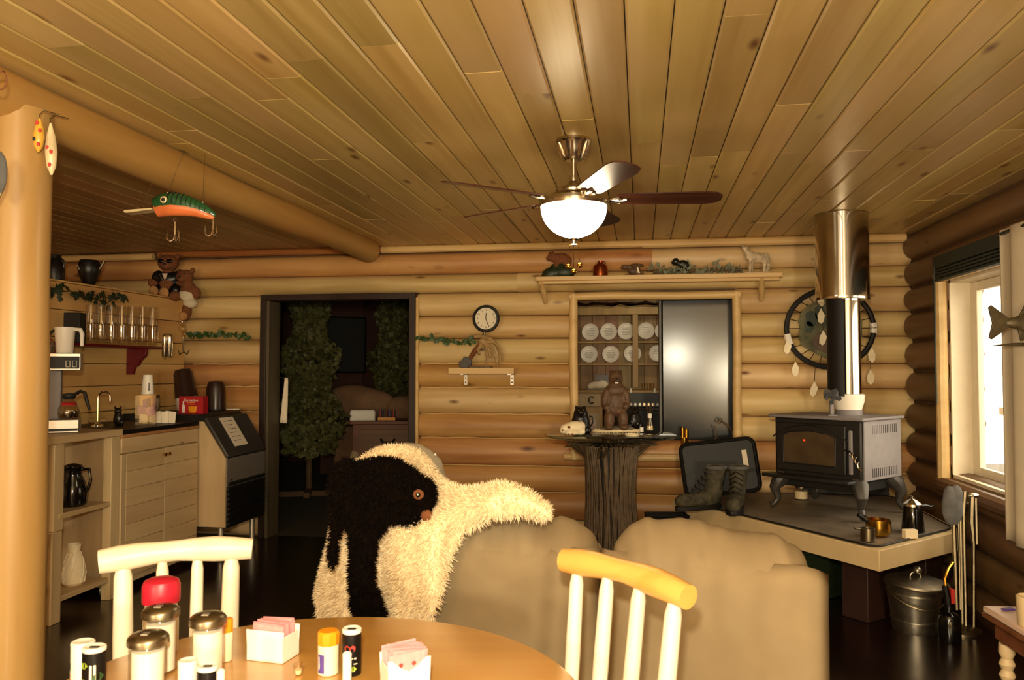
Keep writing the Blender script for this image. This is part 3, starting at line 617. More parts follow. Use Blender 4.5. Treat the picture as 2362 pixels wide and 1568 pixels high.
# green crate under the platform
q = Vector((.98, 5.35, 0)); 
t = T('green_tote', 'green tote box stored under the hearth platform', 'tote', (1.02, 5.42, 0), R(42))
G().prism([(-.2, 0), (.2, 0), (.23, .3), (-.23, .3)], -.15, .15).build('body', 'greendk', t, bevel=.01); G().box(-.245, .245, -.165, .165, .3, .325).build('rim', 'greendk', t, bevel=.008)
# ================================================================ dream catcher drum on the wall
Yw = BACK - .05; q = atY(1914, 757, Yw); u = U(dep(q)); t = T('dream_catcher', 'large round hide dream catcher with feathers behind the stove pipe', 'wall decor', q, 0)
G(u).tube([(96 * math.cos(R(a)), 0, 90 * math.sin(R(a))) for a in range(0, 361, 10)], 6, 8).build('hoop', 'black', t)
nb = [(70 * math.cos(R(a)) * (1 + .06 * math.sin(a * .13)) , 70 * math.sin(R(a)) * (1 + .08 * math.cos(a * .09))) for a in range(0, 360, 15)]
G(u).prism(nb, -1.5, 1.5).build('painted_hide', 'drum', t)
G(u).prism([(-6, -60), (-34, -46), (-40, -26), (-26, -10), (-6, -6), (12, -14), (30, -12), (34, -34), (20, -56)], -2.6, -1.6).build('painted_patch', 'bearwood', t)
for px_, pz_, r_ in ((-40, 22, 16), (-22, 36, 14), (-46, 2, 12), (20, 34, 16), (40, 10, 14), (-8, 16, 10)): G(u).prism([(px_ + r_ * math.cos(R(a)) * (1 + .25 * math.sin(a * 3.1)), pz_ + r_ * math.sin(R(a)) * (1 + .2 * math.cos(a * 2.3))) for a in range(0, 360, 30)], -2.4, -1.6).build('painted_patch', 'greendk', t)
for k in range(24):
    a = R(15 * k); G(u).tube([(94 * math.cos(a), 0, 88 * math.sin(a)), (nb[k][0], 0, nb[k][1])], .8, 4).build('lacing', 'ink', t)
for a in (192, 200): G(u).tube([(96 * math.cos(R(a + i)), 0, 90 * math.sin(R(a + i))) for i in (-4, 0, 4)], 8, 8).build('white_wrap', 'white', t)
for a in (-4, 4): G(u).tube([(96 * math.cos(R(a + i)), 0, 90 * math.sin(R(a + i))) for i in (-3.5, 0, 3.5)], 8, 8).build('white_wrap', 'white', t)
def feather(x, z0, z1, parent, tilt=0):
    s_ = G(u).tube([(x, -4, z0), (x + tilt * .4, -5, z1 + 34)], .8, 5).build('feather_cord', 'tin', parent)
    G(u).prism([(x + tilt * .4, z1 + 36), (x + tilt * .5 + 8, z1 + 20), (x + tilt + 6, z1 + 6), (x + tilt, z1), (x + tilt - 7, z1 + 6), (x + tilt * .5 - 8, z1 + 20)], -6, -4.5).build('feather', 'cream', s_)
for a in ((-92, -20, -60, -4), (-78, -34, -112, 0), (-34, -84, -158, -6), (88, -30, -80, 2), (86, -60, -130, 0)): feather(a[0], a[1], a[2], t, a[3])
for a in ((-20, 40, 10, 0), (-14, 10, -40, -4), (-24, 78, 50, 6)): feather(*a[:3], t, a[3])
# ================================================================ loveseat seen from behind
RB = at(1902, 1290, 2.46); LBk = at(1050, 1228, 2.88)
vx = Vector((RB.x - LBk.x, RB.y - LBk.y, 0)).normalized(); sa = math.atan2(vx.y, vx.x); LEN = 1.36
so = T('loveseat', 'beige microfibre loveseat with its back to the camera', 'sofa', (RB.x, RB.y, 0), sa)
def fold(x, z, s): return .006 * math.sin(x * 31 + s) * math.sin(z * 23 + s * 2) + .004 * math.sin(x * 57 + z * 41 + s)
G().box(-LEN + .02, -.02, .12, .85, .04, .30).build('base', 'sofa', so, bevel=.03)
for k, (a, b) in enumerate(((-.70, 0), (-1.36, -.72))):
    g = G(); n = 20
    def back(i, j, a=a, b=b, k=k):
        s = i; x = a + (b - a) * s; z = .05 + .785 * j
        e = min(s, 1 - s) * (b - a)
        y = .0 + .035 * max(0, 1 - e / .05) ** 2 + .03 * max(0, 1 - (.835 - z) / .06) ** 2 - .016 * math.sin(math.pi * s) * (z / .9)
        if (k == 0 and s > .9): z -= .03 * max(0, (s - .9) / .1) ** 2 * (j)
        return (x, y + fold(x, z, k) * .35, z)
    g.grid(back, 24, 24)
    bk = g.build('back_panel', 'sofa', so, solid=.03, ang=80)
    G().tube([(a + .01, .045, .06), (a + .01, .05, .79)], .008, 6).build('welt', 'sofa', bk); G().tube([(b - .008, .045, .06), (b - .008, .05, .77), (b - .03, .05, .825)], .008, 6).build('welt', 'sofa', bk)
    # puffy top pillow
    g = G(); 
    def pil(i, j, a=a, b=b, k=k):
        s = i; t = 2 * math.pi * j; x = a + .02 + (b - .035 - a) * s - (.03 if k == 0 else 0) * s
        e = max(.02, 1 - abs(2 * s - 1) ** 5) ** .45
        ry = .14 * e; rz = .135 * e * (1 + .06 * math.sin(s * 7 + k))
        w = 1 + (.045 if math.sin(t) > 0 else .004) * math.sin(x * 38 + t * 2 + k + 2 * math.sin(x * 9)) * abs(math.sin(t)) + (.03 if math.sin(t) > 0 else .003) * math.sin(x * 90 + 3 * t) * math.sin(x * 13 + k)
        return (x, .12 - ry * math.cos(t) * w, .792 + rz * math.sin(t) * w + .01 * math.sin(s * 5))
    g.grid(pil, 60, 24); g.build('top_pillow', 'sofa', so, ang=80)
    blob('back_cushion', [((a + b) / 2, .28, .62, .33, .12, .28), ((a + b) / 2, .26, .75, .32, .1, .16)], 1, .04, 'sofa', so)
    blob('seat_cushion', [((a + b) / 2, .62, .38, .34, .34, .12)], 1, .04, 'sofa', so)
for x in (.0, -LEN + .02): pass
blob('arm', [(-.02 + .09, .48, .35, .09, .42, .3), (-.02 + .09, .5, .55, .1, .4, .09)], 1, .04, 'sofa', so) if False else None
# ================================================================ armchair under the skins
AD = 3.62; ac = at(905, 1300, AD); ac.z = 0; au = U(AD)
ar = T('armchair', 'grey upholstered armchair covered by the animal skins', 'armchair', ac, YAW)
blob('backrest', [(30, 30, 430, 105, 40, 145), (30, 34, 500, 92, 34, 66), (30, 30, 330, 112, 40, 110)], au, 12, 'grey_uph', ar)
blob('seat', [(30, 200, 230, 125, 170, 60)], au, 14, 'grey_uph', ar)
for s in (-1, 1): blob('arm', [(30 + s * 135, 180, 280, 34, 170, 60), (30 + s * 135, 180, 170, 30, 160, 130)], au, 12, 'grey_uph', ar)
G(au).box(-90, 150, 40, 330, 0, 180).build('base', 'grey_uph', ar, bevel=.02)
G(au).ell((98, -12, 545), 3).build('button', 'white', ar)
# ================================================================ skins
def fur(o, n, ln, m, parent, droop=.5, seed=1, w=.0032):
    rnd = random.Random(seed)
    dg = bpy.context.evaluated_depsgraph_get(); ev = o.evaluated_get(dg); me = ev.to_mesh(); me.calc_loop_triangles()
    tr = []; tot = 0
    for t in me.loop_triangles: tot += t.area; tr.append((tot, t.index))
    import bisect
    ks = [a for a, b in tr]; V, Fc = [], []
    mw = o.matrix_basis.copy()
    for i in range(n):
        t = me.loop_triangles[tr[min(len(tr) - 1, bisect.bisect(ks, rnd.random() * tot))][1]]
        a, b = rnd.random(), rnd.random()
        if a + b > 1: a, b = 1 - a, 1 - b
        A, B, Cc = [me.vertices[k].co for k in t.vertices]; p = A + (B - A) * a + (Cc - A) * b
        nn = t.normal; dr = (nn + Vector((rnd.uniform(-.6, .6), rnd.uniform(-.6, .6), rnd.uniform(-.6, .6) - droop))).normalized()
        sd = dr.cross(Vector((rnd.uniform(-1, 1), rnd.uniform(-1, 1), rnd.uniform(-1, 1)))).normalized() * w
        l = ln * rnd.uniform(.5, 1.2); k = len(V)
        V += [p - nn * .002 - sd, p - nn * .002 + sd, p + dr * l + Vector((0, 0, -.15 * l))]; Fc.append((k, k + 1, k + 2))
    ev.to_mesh_clear()
    mm = bpy.data.meshes.new('fur'); mm.from_pydata(V, [], Fc); mm.materials.append(M[m]); q = bpy.data.objects.new('fur', mm); sc.collection.objects.link(q)
    q.parent = parent; q.location = o.location if o.parent is parent else (0, 0, 0); q['kind'] = 'stuff'; return q
def interp(tab, x):
    for (a, *p), (b, *q) in zip(tab, tab[1:]):
        if x <= b: t = 0 if b == a else max(0, (x - a) / (b - a)); return [u0 + (u1 - u0) * t for u0, u1 in zip(p, q)]
    return tab[-1][1:]
# columns across the fleece: x, top y, bottom y, distance
cols = [(738, 1372, 1414, 3.12, 3.10), (752, 1310, 1430, 3.12, 3.06), (765, 1268, 1432, 3.12, 3.04), (784, 1178, 1436, 3.14, 3.02), (800, 1110, 1440, 3.18, 3.0), (835, 1064, 1440, 3.22, 2.96), (870, 1043, 1440, 3.24, 2.93), (900, 1035, 1440, 3.25, 2.90), (933, 1036, 1440, 3.25, 2.87), (960, 1046, 1440, 3.22, 2.84), (981, 1064, 1440, 3.14, 2.81), (997, 1092, 1421, 3.04, 2.79), (1008, 1106, 1385, 2.98, 2.78), (1023, 1118, 1330, 2.92, 2.77), (1042, 1126, 1272, 2.86, 2.75), (1068, 1134, 1222, 2.80, 2.73), (1107, 1130, 1203, 2.74, 2.70), (1138, 1124, 1190, 2.70, 2.67), (1160, 1121, 1186, 2.67, 2.65), (1190, 1130, 1184, 2.65, 2.63), (1219, 1143, 1184, 2.64, 2.62), (1262, 1176, 1190, 2.64, 2.63)]
fo = at(960, 1200, 3.0)
fr_ = T('sheepskin', 'white shaggy sheepskin draped over armchair and loveseat', 'sheepskin', (fo.x, fo.y, .3))
def fleece(i, j):
    px = 738 + (1262 - 738) * i; ty, by, d, db = interp(cols, px)
    if j < .22:                                              # over the top, falling away behind
        t = j / .22; a = math.pi / 2 * t
        dd = d + .26 * (1 - math.sin(a)); py = ty + (18 * (1 - math.sin(a)) ** 1.6)
    else:
        t = (j - .22) / .78; py = ty + (by - ty) * t
        foldw = .035 * math.sin(px / 27 + .6 * math.sin(t * 3)) * min(1, t * 1.6) + .02 * math.sin(px / 11 + 2) * t
        k_ = min(1, t * 2.2); k_ = k_ * k_ * (3 - 2 * k_); dd = d + (db - d) * k_ - .03 * math.sin(math.pi * t) ** .7 + foldw * .8
    p = at(px, py, dd); return (p.x - fo.x, p.y - fo.y, p.z - .3)
fs = G().grid(fleece, 70, 40).build('hide', 'fleece', fr_, solid=.018, ang=80)
fur(fs, 60000, .024, 'fleece', fr_, .25, 3, .0024)
# bear hide: x, y(pixel), distance -> blob
BD = 2.82; bu = U(BD); bo = at(885, 1150, BD)
bs = T('bear_skin', 'black bear plush hide with head hanging over the armchair back', 'bear rug', bo, YAW)
E = lambda x, y, rx, rz, ry=26, dy=0, rot=0: (x - 885, dy, 1150 - y, rx, ry, rz, 0, rot, 0)
bb = blob('hide', [E(850, 1120, 68, 58), E(815, 1150, 42, 74), E(905, 1115, 68, 46), E(940, 1140, 50, 50), E(965, 1145, 34, 46), E(985, 1140, 16, 34, 20), E(955, 1190, 34, 22, 20), E(900, 1165, 60, 38), E(880, 1080, 56, 22, 24), E(860, 1195, 30, 44), E(838, 1250, 30, 70, 18), E(836, 1320, 27, 70, 18), E(846, 1385, 34, 40, 18), E(868, 1408, 22, 16, 18), E(783, 1130, 20, 60, 18), E(776, 1200, 12, 48, 12), E(770, 1265, 8, 46, 10), E(800, 1095, 30, 34), E(975, 1195, 18, 14, 20)], bu, 5, 'bearfur', bs, it=3)
G(bu).ell((83, -29, 14), (13, 6, 12)).build('eye_patch', 'brown', bs); G(bu).ell((83, -35, 14), (5.5, 4, 6)).build('eye', 'gloss', bs); G(bu).ell((82, -38.5, 15.5), (2, 1.5, 2.2)).build('eye_glint', 'white', bs)
G(bu).ell((100, -18, -34), (14, 12, 13), (0, -30, 0)).build('muzzle', 'brown', bs)
fur(bb, 16000, .022, 'bearfur', bs, .3, 5, .003)
# ================================================================ round dining table
TZ_ = .75; tc = at(947, 1500, 1.708) * 1; lat = -.4325; tc = Vector((-1.708 * SY + lat * CY, 1.708 * CY + lat * SY, 0))
tb = T('round_table', 'round honey pine dining table in the foreground', 'table', tc, YAW)
G().lathe([(0, TZ_ - .035), (.575, TZ_ - .035), (.594, TZ_ - .028), (.596, TZ_ - .012), (.588, TZ_ - .002), (.578, TZ_), (0, TZ_)], 72).build('tabletop', 'table', tb)
G().lathe([(.06, .08), (.09, .2), (.07, .35), (.1, .5), (.06, .62), (.16, TZ_ - .036), (0, TZ_ - .036)], 24).build('pedestal', 'table', tb)
for k in range(4): G().tube([(.05 * math.cos(R(45 + 90 * k)), .05 * math.sin(R(45 + 90 * k)), .16), (.25 * math.cos(R(45 + 90 * k)), .25 * math.sin(R(45 + 90 * k)), .11), (.4 * math.cos(R(45 + 90 * k)), .4 * math.sin(R(45 + 90 * k)), .03)], [.05, .045, .03], 8).build('foot', 'table', tb)
# ================================================================ log chairs
def logchair(label, A, B, lean, rail_r, railmat, spin, seatdir, sag, bottoms):
    A, B = Vector(A), Vector(B); mid = (A + B) / 2
    t = T('log_chair', label, 'chair', (mid.x, mid.y, 0)); O = Vector((mid.x, mid.y, 0))
    n = 9; pts = []
    for i in range(n):
        s = i / (n - 1); p = A + (B - A) * s + seatdir * (sag * (4 * s * (1 - s))) * -1 + Vector((0, 0, .012 * math.sin(s * 3.1)))
        pts.append(p - O)
    G().tube(pts, [rail_r * (.9 + .1 * math.sin(i * 1.3)) for i in range(n)], 16).build('top_rail', railmat, t, ang=60)
    sd = seatdir
    for s, rr in spin:
        i = s * (n - 1); k = min(n - 2, int(i)); top = pts[k] + (pts[k + 1] - pts[k]) * (i - k)
        bx = pts[0] + (pts[-1] - pts[0]) * (.5 + (s - .5) * bottoms); bot = Vector((bx.x, bx.y, .46)) + sd * lean
        d_ = (bot - top)
        outer = s in (spin[0][0], spin[-1][0])
        q = [top, top + d_ * .07, top + d_ * .12, top + d_ * .5, bot]
        G().tube(q, [rr * .72, rr * .78, rr, rr * 1.08, rr], 12).build('back_post' if outer else 'spindle', 'birch', t, ang=60)
    w = (pts[-1] - pts[0]); w.z = 0; wl = w.length; wd = w.normalized(); c0 = (pts[0] + pts[-1]) / 2; c0.z = 0; c0 += sd * lean
    poly = [c0 + wd * x * wl * .5 + sd * y for x, y in ((-1, -.02), (1, -.02), (1.05, .40), (-1.05, .40))]
    G().slab([(p_.x, p_.y) for p_ in poly], .43, .465).build('seat', 'birch', t, bevel=.012)
    for x, y in ((-.85, .03), (.85, .03), (.9, .36), (-.9, .36)):
        p_ = c0 + wd * x * wl * .5 + sd * y; q_ = c0 + wd * x * 1.12 * wl * .5 + sd * (y - .02)
        G().tube([(q_.x, q_.y, 0), (p_.x, p_.y, .43)], [.022, .024], 10).build('leg', 'birch', t)
    for y in (.03, .36):
        a, b = c0 + wd * -.95 * wl * .5 + sd * y, c0 + wd * .95 * wl * .5 + sd * y
        G().tube([(a.x, a.y, .2), (b.x, b.y, .2)], .014, 8).build('stretcher', 'birch', t)
A = at(228, 1296, 2.28); B = at(582, 1266, 2.42); dv = (B - A); dv.z = 0; dv.normalize(); sd = Vector((dv.y, -dv.x, 0))
logchair('pale peeled log chair with straight bleached top rail behind the red capped bottle', A, B, .03, .037, 'birch', ((.15, .025), (.40, .017), (.63, .017), (.86, .024)), sd, .01, .94)
A = at(1302, 1292, 2.22); B = at(1588, 1378, 1.90); dv = (B - A); dv.z = 0; dv.normalize(); sd = Vector((dv.y, -dv.x, 0))
logchair('log chair with honey coloured top rail in front of the loveseat', A, B, .05, .036, 'honey', ((.11, .019), (.36, .019), (.62, .019), (.9, .021)), sd, .015, .9)
# ================================================================ things on the dining table
def tz(px, py): return atZ(px, py, TZ_ + .001)
def shaker(px, py, w, htop, label):
    q = tz(px, py); u = U(dep(q)); r = w / 2; h = py - htop
    t = T('sugar_dispenser', label, 'sugar dispenser', q, YAW, 'glass sugar dispensers on the table')
    G(u).lathe([(r * .86, 0), (r * .9, 3), (r * .9, h - 26), (r * .84, h - 20), (r * .78, h - 20), (r * .82, h - 28), (r * .8, 6), (0, 5)], 28).build('glass_jar', 'glassj', t)
    G(u).lathe([(0, 4), (r * .78, 5), (r * .78, h - 38), (r * .3, h - 36), (0, h - 33)], 24).build('sugar', 'sugar', t)
    l = G(u).lathe([(r * .92, h - 26), (r, h - 24), (r, h - 12), (r * .96, h - 8), (r * .8, h - 2), (r * .4, h + 2), (0, h + 3)], 28).build('lid', 'tin', t)
    G(u).prism([(-8, 0), (8, 0), (7, 2), (-7, 2)], -r * .5, -r * .1).build('pour_flap', 'steel', l, (0, 0, (h + 1) * u))
shaker(369, 1547, 82, 1400, 'glass sugar dispenser with metal lid in front of the red capped bottle')
shaker(340, 1592, 90, 1462, 'nearest glass sugar dispenser, with a dark metal lid, at the left')
shaker(478, 1560, 82, 1418, 'glass sugar dispenser right of the other two, beside a yellow bottle')
q = tz(370, 1502); u = U(dep(q)); t = T('creamer_bottle', 'cream bottle with a wide red cap behind the sugar dispensers', 'bottle', q, YAW)
G(u).lathe([(36, 0), (38, 4), (38, 90), (34, 104), (33, 120), (0, 120)], 28).build('bottle', 'cream', t)
G(u).lathe([(40, 112), (41, 116), (41, 150), (37, 160), (26, 165), (0, 166)], 30).build('cap', 'red', t)
def canister(px, py, w, htop, label, body, top, prints=(), hole=True):
    q = tz(px, py); u = U(dep(q)); r = w / 2; h = py - htop
    t = T('pepper_can', label, 'shaker can', q, YAW)
    G(u).lathe([(r * .95, 0), (r, 2), (r, h - 12), (r * .93, h - 10), (0, h - 10)], 26).build('can', body, t)
    G(u).lathe([(r * .95, h - 11), (r * 1.02, h - 9), (r * 1.02, h - 2), (r * .9, h), (r * .6, h - 3), (0, h - 3)], 26).build('lid', top, t)
    if hole: G(u).prism(rrect(-r * .45, r * .45, -r * .2, r * .2, r * .15), 0, 1, Matrix.Translation((0, 0, h - 2.6)) @ Matrix.Rotation(R(90), 4, 'X')).build('pour_hole', 'black', t)
    for kind, m, a, z, s in prints:
        g = G(u); n = 7
        sh = {'heart': [(0, -1), (.9, .1), (.95, .6), (.5, .9), (0, .5), (-.5, .9), (-.95, .6), (-.9, .1)], 'leaf': [(-1, 0), (-.4, .6), (.4, .7), (1, .1), (.4, -.5), (-.4, -.6)], 'bar': [(-1, -.25), (1, -.25), (1, .25), (-1, .25)], 'tall': [(-.3, -1), (.3, -1), (.3, 1), (-.3, 1)]}[kind]
        v = []
        for rr in (r + .2, r + .7):
            for x, zz in sh:
                b = a + x * s / r; v.append((rr * math.sin(b), -rr * math.cos(b), z + zz * s))
        k = len(sh); g.add(v, [tuple(range(k))[::-1], tuple(range(k, 2 * k))] + [(i, (i + 1) % k, (i + 1) % k + k, i + k) for i in range(k)])
        g.build('printed_patch', m, t)
canister(811, 1553, 43, 1450, 'black pepper can with a red heart print beside the amber lidded bottle', 'plastblk', 'white', (('heart', 'redp', 0, 58, 13), ('leaf', 'cangrn', .3, 16, 9), ('leaf', 'green', -.8, 44, 11), ('bar', 'paper', .4, 40, 6), ('bar', 'paper', -.1, 30, 6), ('bar', 'paper', .6, 28, 4)))
canister(216, 1590, 50, 1492, 'black and green printed pepper can at the left table edge', 'plastblk', 'white', (('leaf', 'cangrn', -.5, 60, 11), ('leaf', 'green', .8, 34, 14), ('tall', 'paper', .35, 40, 22), ('leaf', 'cangrn', -.6, 24, 9)))
canister(478, 1632, 46, 1536, 'partly hidden black can with a white rim in front of the sugar dispensers', 'plastblk', 'white', (('leaf', 'cangrn', -.5, 60, 11), ('leaf', 'green', .5, 50, 12)))
canister(190, 1562, 50, 1480, 'white salt can behind the black pepper can', 'white', 'white', (('tall', 'ink', -.9, 30, 8),), False)
canister(432, 1622, 42, 1524, 'small white salt shaker before the middle sugar dispenser', 'white', 'white', (('bar', 'orange', -.3, 40, 7),), False)
canister(800, 1600, 20, 1508, 'narrow white salt tube before the heart printed can', 'white', 'white', (), False)
canister(508, 1640, 18, 1548, 'narrow white tube at the bottom picture edge', 'white', 'white', (), False)
def spice(px, py, w, htop, label):
    q = tz(px, py); u = U(dep(q)); r = w / 2; h = py - htop; t = T('spice_bottle', label, 'spice bottle', q, YAW)
    G(u).lathe([(r * .9, 0), (r * .97, 2), (r * .97, h - 30), (r * .85, h - 26), (0, h - 26)], 24).build('bottle', 'cream', t)
    G(u).lathe([(r, h - 30), (r * 1.03, h - 27), (r * 1.03, h - 4), (r * .9, h), (0, h)], 10).build('lid', 'orange', t)
    v = []; n = 6
    for rr in (r * .97 + .2, r * .97 + .7):
        for zz in (6, h * .5):
            for i in range(n + 1): a = -.95 + i * .13; v.append((rr * math.sin(a), -rr * math.cos(a), zz))
    k = n + 1; f = []
    for i in range(n): f += [(i, i + 1, k + i + 1, k + i), (2 * k + i, 3 * k + i, 3 * k + i + 1, 2 * k + i + 1)]
    G(u).add(v, f).build('label_band', 'purple', t)
    v2 = [(p[0] * 1.01, p[1] * 1.01, p[2]) for p in v]
    G(u).add([(rr * math.sin(-.72 + x), -rr * math.cos(-.72 + x), z) for rr, x, z in ((r + .9, -.06, 14), (r + .9, .06, 14), (r + .9, .06, h * .45), (r + .9, -.06, h * .45), (r + .9, .14, h * .3), (r + .9, .06, h * .24))], [(0, 1, 2, 3), (1, 4, 5)]).build('label_mark', 'paper', t)
spice(757, 1552, 48, 1456, 'spice bottle with amber lid and purple label near the heart can')
spice(521, 1522, 30, 1428, 'yellow lidded spice bottle half hidden behind a sugar dispenser')
def caddy(px, py, w, h, label, rz, plabel):
    q = tz(px, py); u = U(dep(q)); t = T('packet_caddy', label, 'sugar caddy', q, YAW + rz, 'white packet caddies on the table'); hw = w / 2; dp = w * .36
    fr = [(-hw * .93, 0), (hw * .93, 0), (hw, h), (hw - 10, h), (hw - 30, h - 18), (0, h - 28) if rz > .3 else (0, h - 4), (-hw + 30, h - 18), (-hw + 10, h), (-hw, h)]
    if rz <= .3: fr = [(-hw * .93, 0), (hw * .93, 0), (hw, h), (-hw, h)]
    for y, nm in ((-dp, 'front_wall'), (dp - 3, 'back_wall')): G(u).prism(fr, y, y + 3).build(nm, 'white', t, bevel=.001)
    for s in (-1, 1): G(u).box(min(s * hw * .96, s * (hw * .96 - 3)), max(s * hw * .96, s * (hw * .96 - 3)), -dp, dp, 0, h * .82).build('end_wall', 'white', t, bevel=.001)
    G(u).box(-hw * .93, hw * .93, -dp, dp, 0, 3).build('floor_panel', 'white', t)
    n = 12; pk = G(u).box(-hw * .82, hw * .82, -.8, .8, 0, h * 1.02)
    first = None
    for k in range(n):
        y = -dp + 7 + k * (2 * dp - 14) / (n - 1); p_ = Vector((random.uniform(-2, 2) * u, y * u, 4 * u + (.12 * h * u) * (.7 + .3 * math.sin(k * 1.9)))); rt = (R(random.uniform(-5, 5)), R(random.uniform(-4, 4)), R(random.uniform(-3, 3)))
        wq = t.matrix_basis
        loc = Matrix.Translation(q) @ Matrix.Rotation(YAW + rz, 4, 'Z') @ p_
        if first is None: first = pk.build('sweetener_packet', 'pink', None, loc, (rt[0], rt[1], YAW + rz + rt[2]), label=plabel, cat='packet', group='packets in the ' + plabel.split(' the ')[1]); G(u).ell((-hw * .3, -1.2, h * .75), (5, .5, 5)).ell((hw * .3, -1.2, h * .75), (5, .5, 5)).build('printed_dot', 'redp', first)
        else: dup(first, location=loc, rotation_euler=(rt[0], rt[1], YAW + rz + rt[2]))
caddy(630, 1514, 96, 68, 'white sugar packet caddy behind the spice bottles', -.28, 'pink sweetener packet standing in the farther white caddy')
caddy(934, 1606, 100, 96, 'white packet caddy with scooped front nearest the camera', .42, 'pink sweetener packet fanned in the nearer white caddy')
q = tz(688, 1556); u = U(dep(q)); t = T('creamer_cup', 'tiny clear plastic creamer cup on the tabletop', 'creamer cup', q)
G(u).lathe([(8, 0), (12, 22), (14, 23), (13, 24), (11, 22), (7, 2), (0, 2)], 16).build('cup', 'clearp', t); G(u).lathe([(0, 2), (7, 2.5), (9, 12), (0, 12)], 14).build('creamer', 'cream', t)
# ================================================================ low side table at the right edge
q = atZ(2266, 1396, .5); t = T('side_table', 'low side table with pale top and turned legs at the right edge', 'side table', (q.x, q.y, 0), R(4)); q0 = q
G().box(0, .5, -.62, 0, .475, .5).build('tabletop', 'pinktop', t, bevel=.006); G().box(.03, .47, -.59, -.03, .38, .475).build('apron', 'dtable', t, bevel=.004); G().box(-.004, .504, -.624, .004, .455, .474).build('edge_moulding', 'dtable', t, bevel=.004)
for x, y in ((.06, -.06), (.06, -.56), (.44, -.06), (.44, -.56)):
    G().lathe([(.02, 0), (.026, .02), (.018, .04)] + [(.03 if k % 2 else .02, .05 + k * .022) for k in range(14)] + [(.028, .37), (0, .37)], 16, (x, y, 0)).build('leg', 'cab', t)
c = at(2376, 1440, dep(q0) - .05); c = atZ(2378, 1444, .501); u = U(dep(c)); m_ = T('pottery_mug', 'tan pottery mug on the side table at the picture edge', 'mug', c); G(u).lathe([(24, 0), (27, 4), (29, 66), (26, 68), (24, 6), (0, 5)], 24).build('cup', 'hearthw', m_); G(u).tube([(28, 0, 54), (44, 0, 50), (46, 0, 28), (28, 0, 16)], 4, 8).build('handle', 'hearthw', m_)
c = atZ(2326, 1407, .501); u = U(dep(c)); G(u).prism(rrect(-15, 15, 0, 4, 2), -6, 6).build('pocket_knife', 'purple', None, c, (0, 0, .4), label='small dark purple pocket knife lying on the side table', cat='knife')
# ================================================================ curtain, blind, fish
cv = atX(2306, 560, 1.88); ct = T('curtain', 'white fabric curtain hanging at the right of the window', 'curtain', (1.88, cv.y, .5))
def cur(i, j): return (.018 * math.sin(i * 24) * (.4 + .6 * (1 - j)) - .01 * i, -.9 * i + .01 * math.sin(i * 40), .06 + (2.18 - .56) * j)
G().grid(cur, 70, 20).build('fabric', 'curtain', ct, solid=.004, ang=80)
G().tube([(.01, .04, 1.66), (.0, -.95, 1.66)], .012, 8).build('curtain_rod', 'blkmetal', ct)
v0 = atX(2150, 610, 1.90); bl_ = T('window_blind', 'rolled up dark green blind with a hanging wand above the window', 'blind', (1.92, v0.y, 2.0))
G().box(-.02, .03, -1.5, 0, .1, .18).build('headrail', 'valance', bl_, bevel=.004)
for k in range(4): G().box(-.016, .026, -1.48, -.02, .018 + k * .02, .034 + k * .02).build('folded_slat', 'valance', bl_, bevel=.004)
G().tube([(-.018, -.03, .12), (-.018, -.025, -.3), (-.016, -.02, -.78)], .006, 8).build('wand', 'valance', bl_)
fq = at(2282, 745, 3.95); fu = U(3.95); fi = T('fish_mount', 'bronze wooden fish with forked tail hanging before the curtain', 'fish ornament', fq, YAW + R(-8))
blob('body', [(130, 0, 0, 80, 14, 36), (70, 0, 0, 40, 9, 16), (190, 0, 0, 40, 12, 28)], fu, 4, 'fishm', fi)
G(fu).prism([(45, 8), (4, 42), (-2, 36), (6, 0), (-2, -34), (4, -38), (45, -8)], -3, 3).build('tail_fin', 'fishm', fi, bevel=.002)
G(fu).prism([(62, 12), (78, 44), (92, 56), (120, 52), (150, 34)], -3, 3).build('dorsal_fin', 'fishm', fi, bevel=.002); G(fu).prism([(60, -12), (66, -42), (84, -36), (100, -22)], -3, 3).build('anal_fin', 'fishm', fi, bevel=.002)
G(fu).tube([(8, 0, -52), (50, 0, -50), (200, 0, -48)], [1, 4, 6], 8).build('driftwood_base', 'fishm', fi); G(fu).tube([(130, 0, -50), (130, 0, -30)], 4, 6).build('support_pin', 'blkmetal', fi)
for x in (110, 180): G(fu).tube([(x, 0, 20), (x, 0, (CEIL - fq.z) / fu)], .6, 4).build('hanging_line', 'tin', fi)
# railing outside the window
rl = T('porch_railing', 'pale wooden porch railing seen faintly through the window', 'railing', (3.9, 6.5, 0))
G().box(-.04, .04, -5, 3, .95, 1.03).build('rail', 'cab', rl)
for k in range(10): G().box(-.03, .03, -.03, .03, 0, .95).build('baluster', 'cab', rl, (0, -4.8 + .8 * k, 0))
G().box(2.2, 12, -6, 16, -.4, -.3).build('ground_outside', 'snowg', kind=ST)
# ================================================================ shelf over the pass-through
SYf, SYb = BACK - .24, BACK - .03
za = atY(1500, 633, SYf).z
x0, x1 = atY(1236, 640, SYf).x, atY(1806, 630, SYf).x
sh = T('long_wall_shelf', 'long pale wooden wall shelf above the pass-through', 'shelf', ((x0 + x1) / 2, BACK - .13, za)); hl = (x1 - x0) / 2
G().box(-hl, hl, -.11, .1, -.035, 0).build('shelf_board', 'trimw', sh, bevel=.004); G().box(-hl + .02, hl - .02, -.1, -.075, -.06, -.035).build('front_batten', 'trimw', sh, bevel=.004)
for px in (1248, 1758):
    xx = atY(px, 660, SYf).x - (x0 + x1) / 2; G().tube([(xx, -.09, -.035), (xx + .008, -.02, -.11), (xx + .016, .04, -.18), (xx + .016, .06, -.2)], [.022, .022, .02, .012], 10).build('peg_bracket', 'trimw', sh)
def onshelf(px): q = atY(px, 632, BACK - .13); q.z = za + .001; return q, U(dep(q))
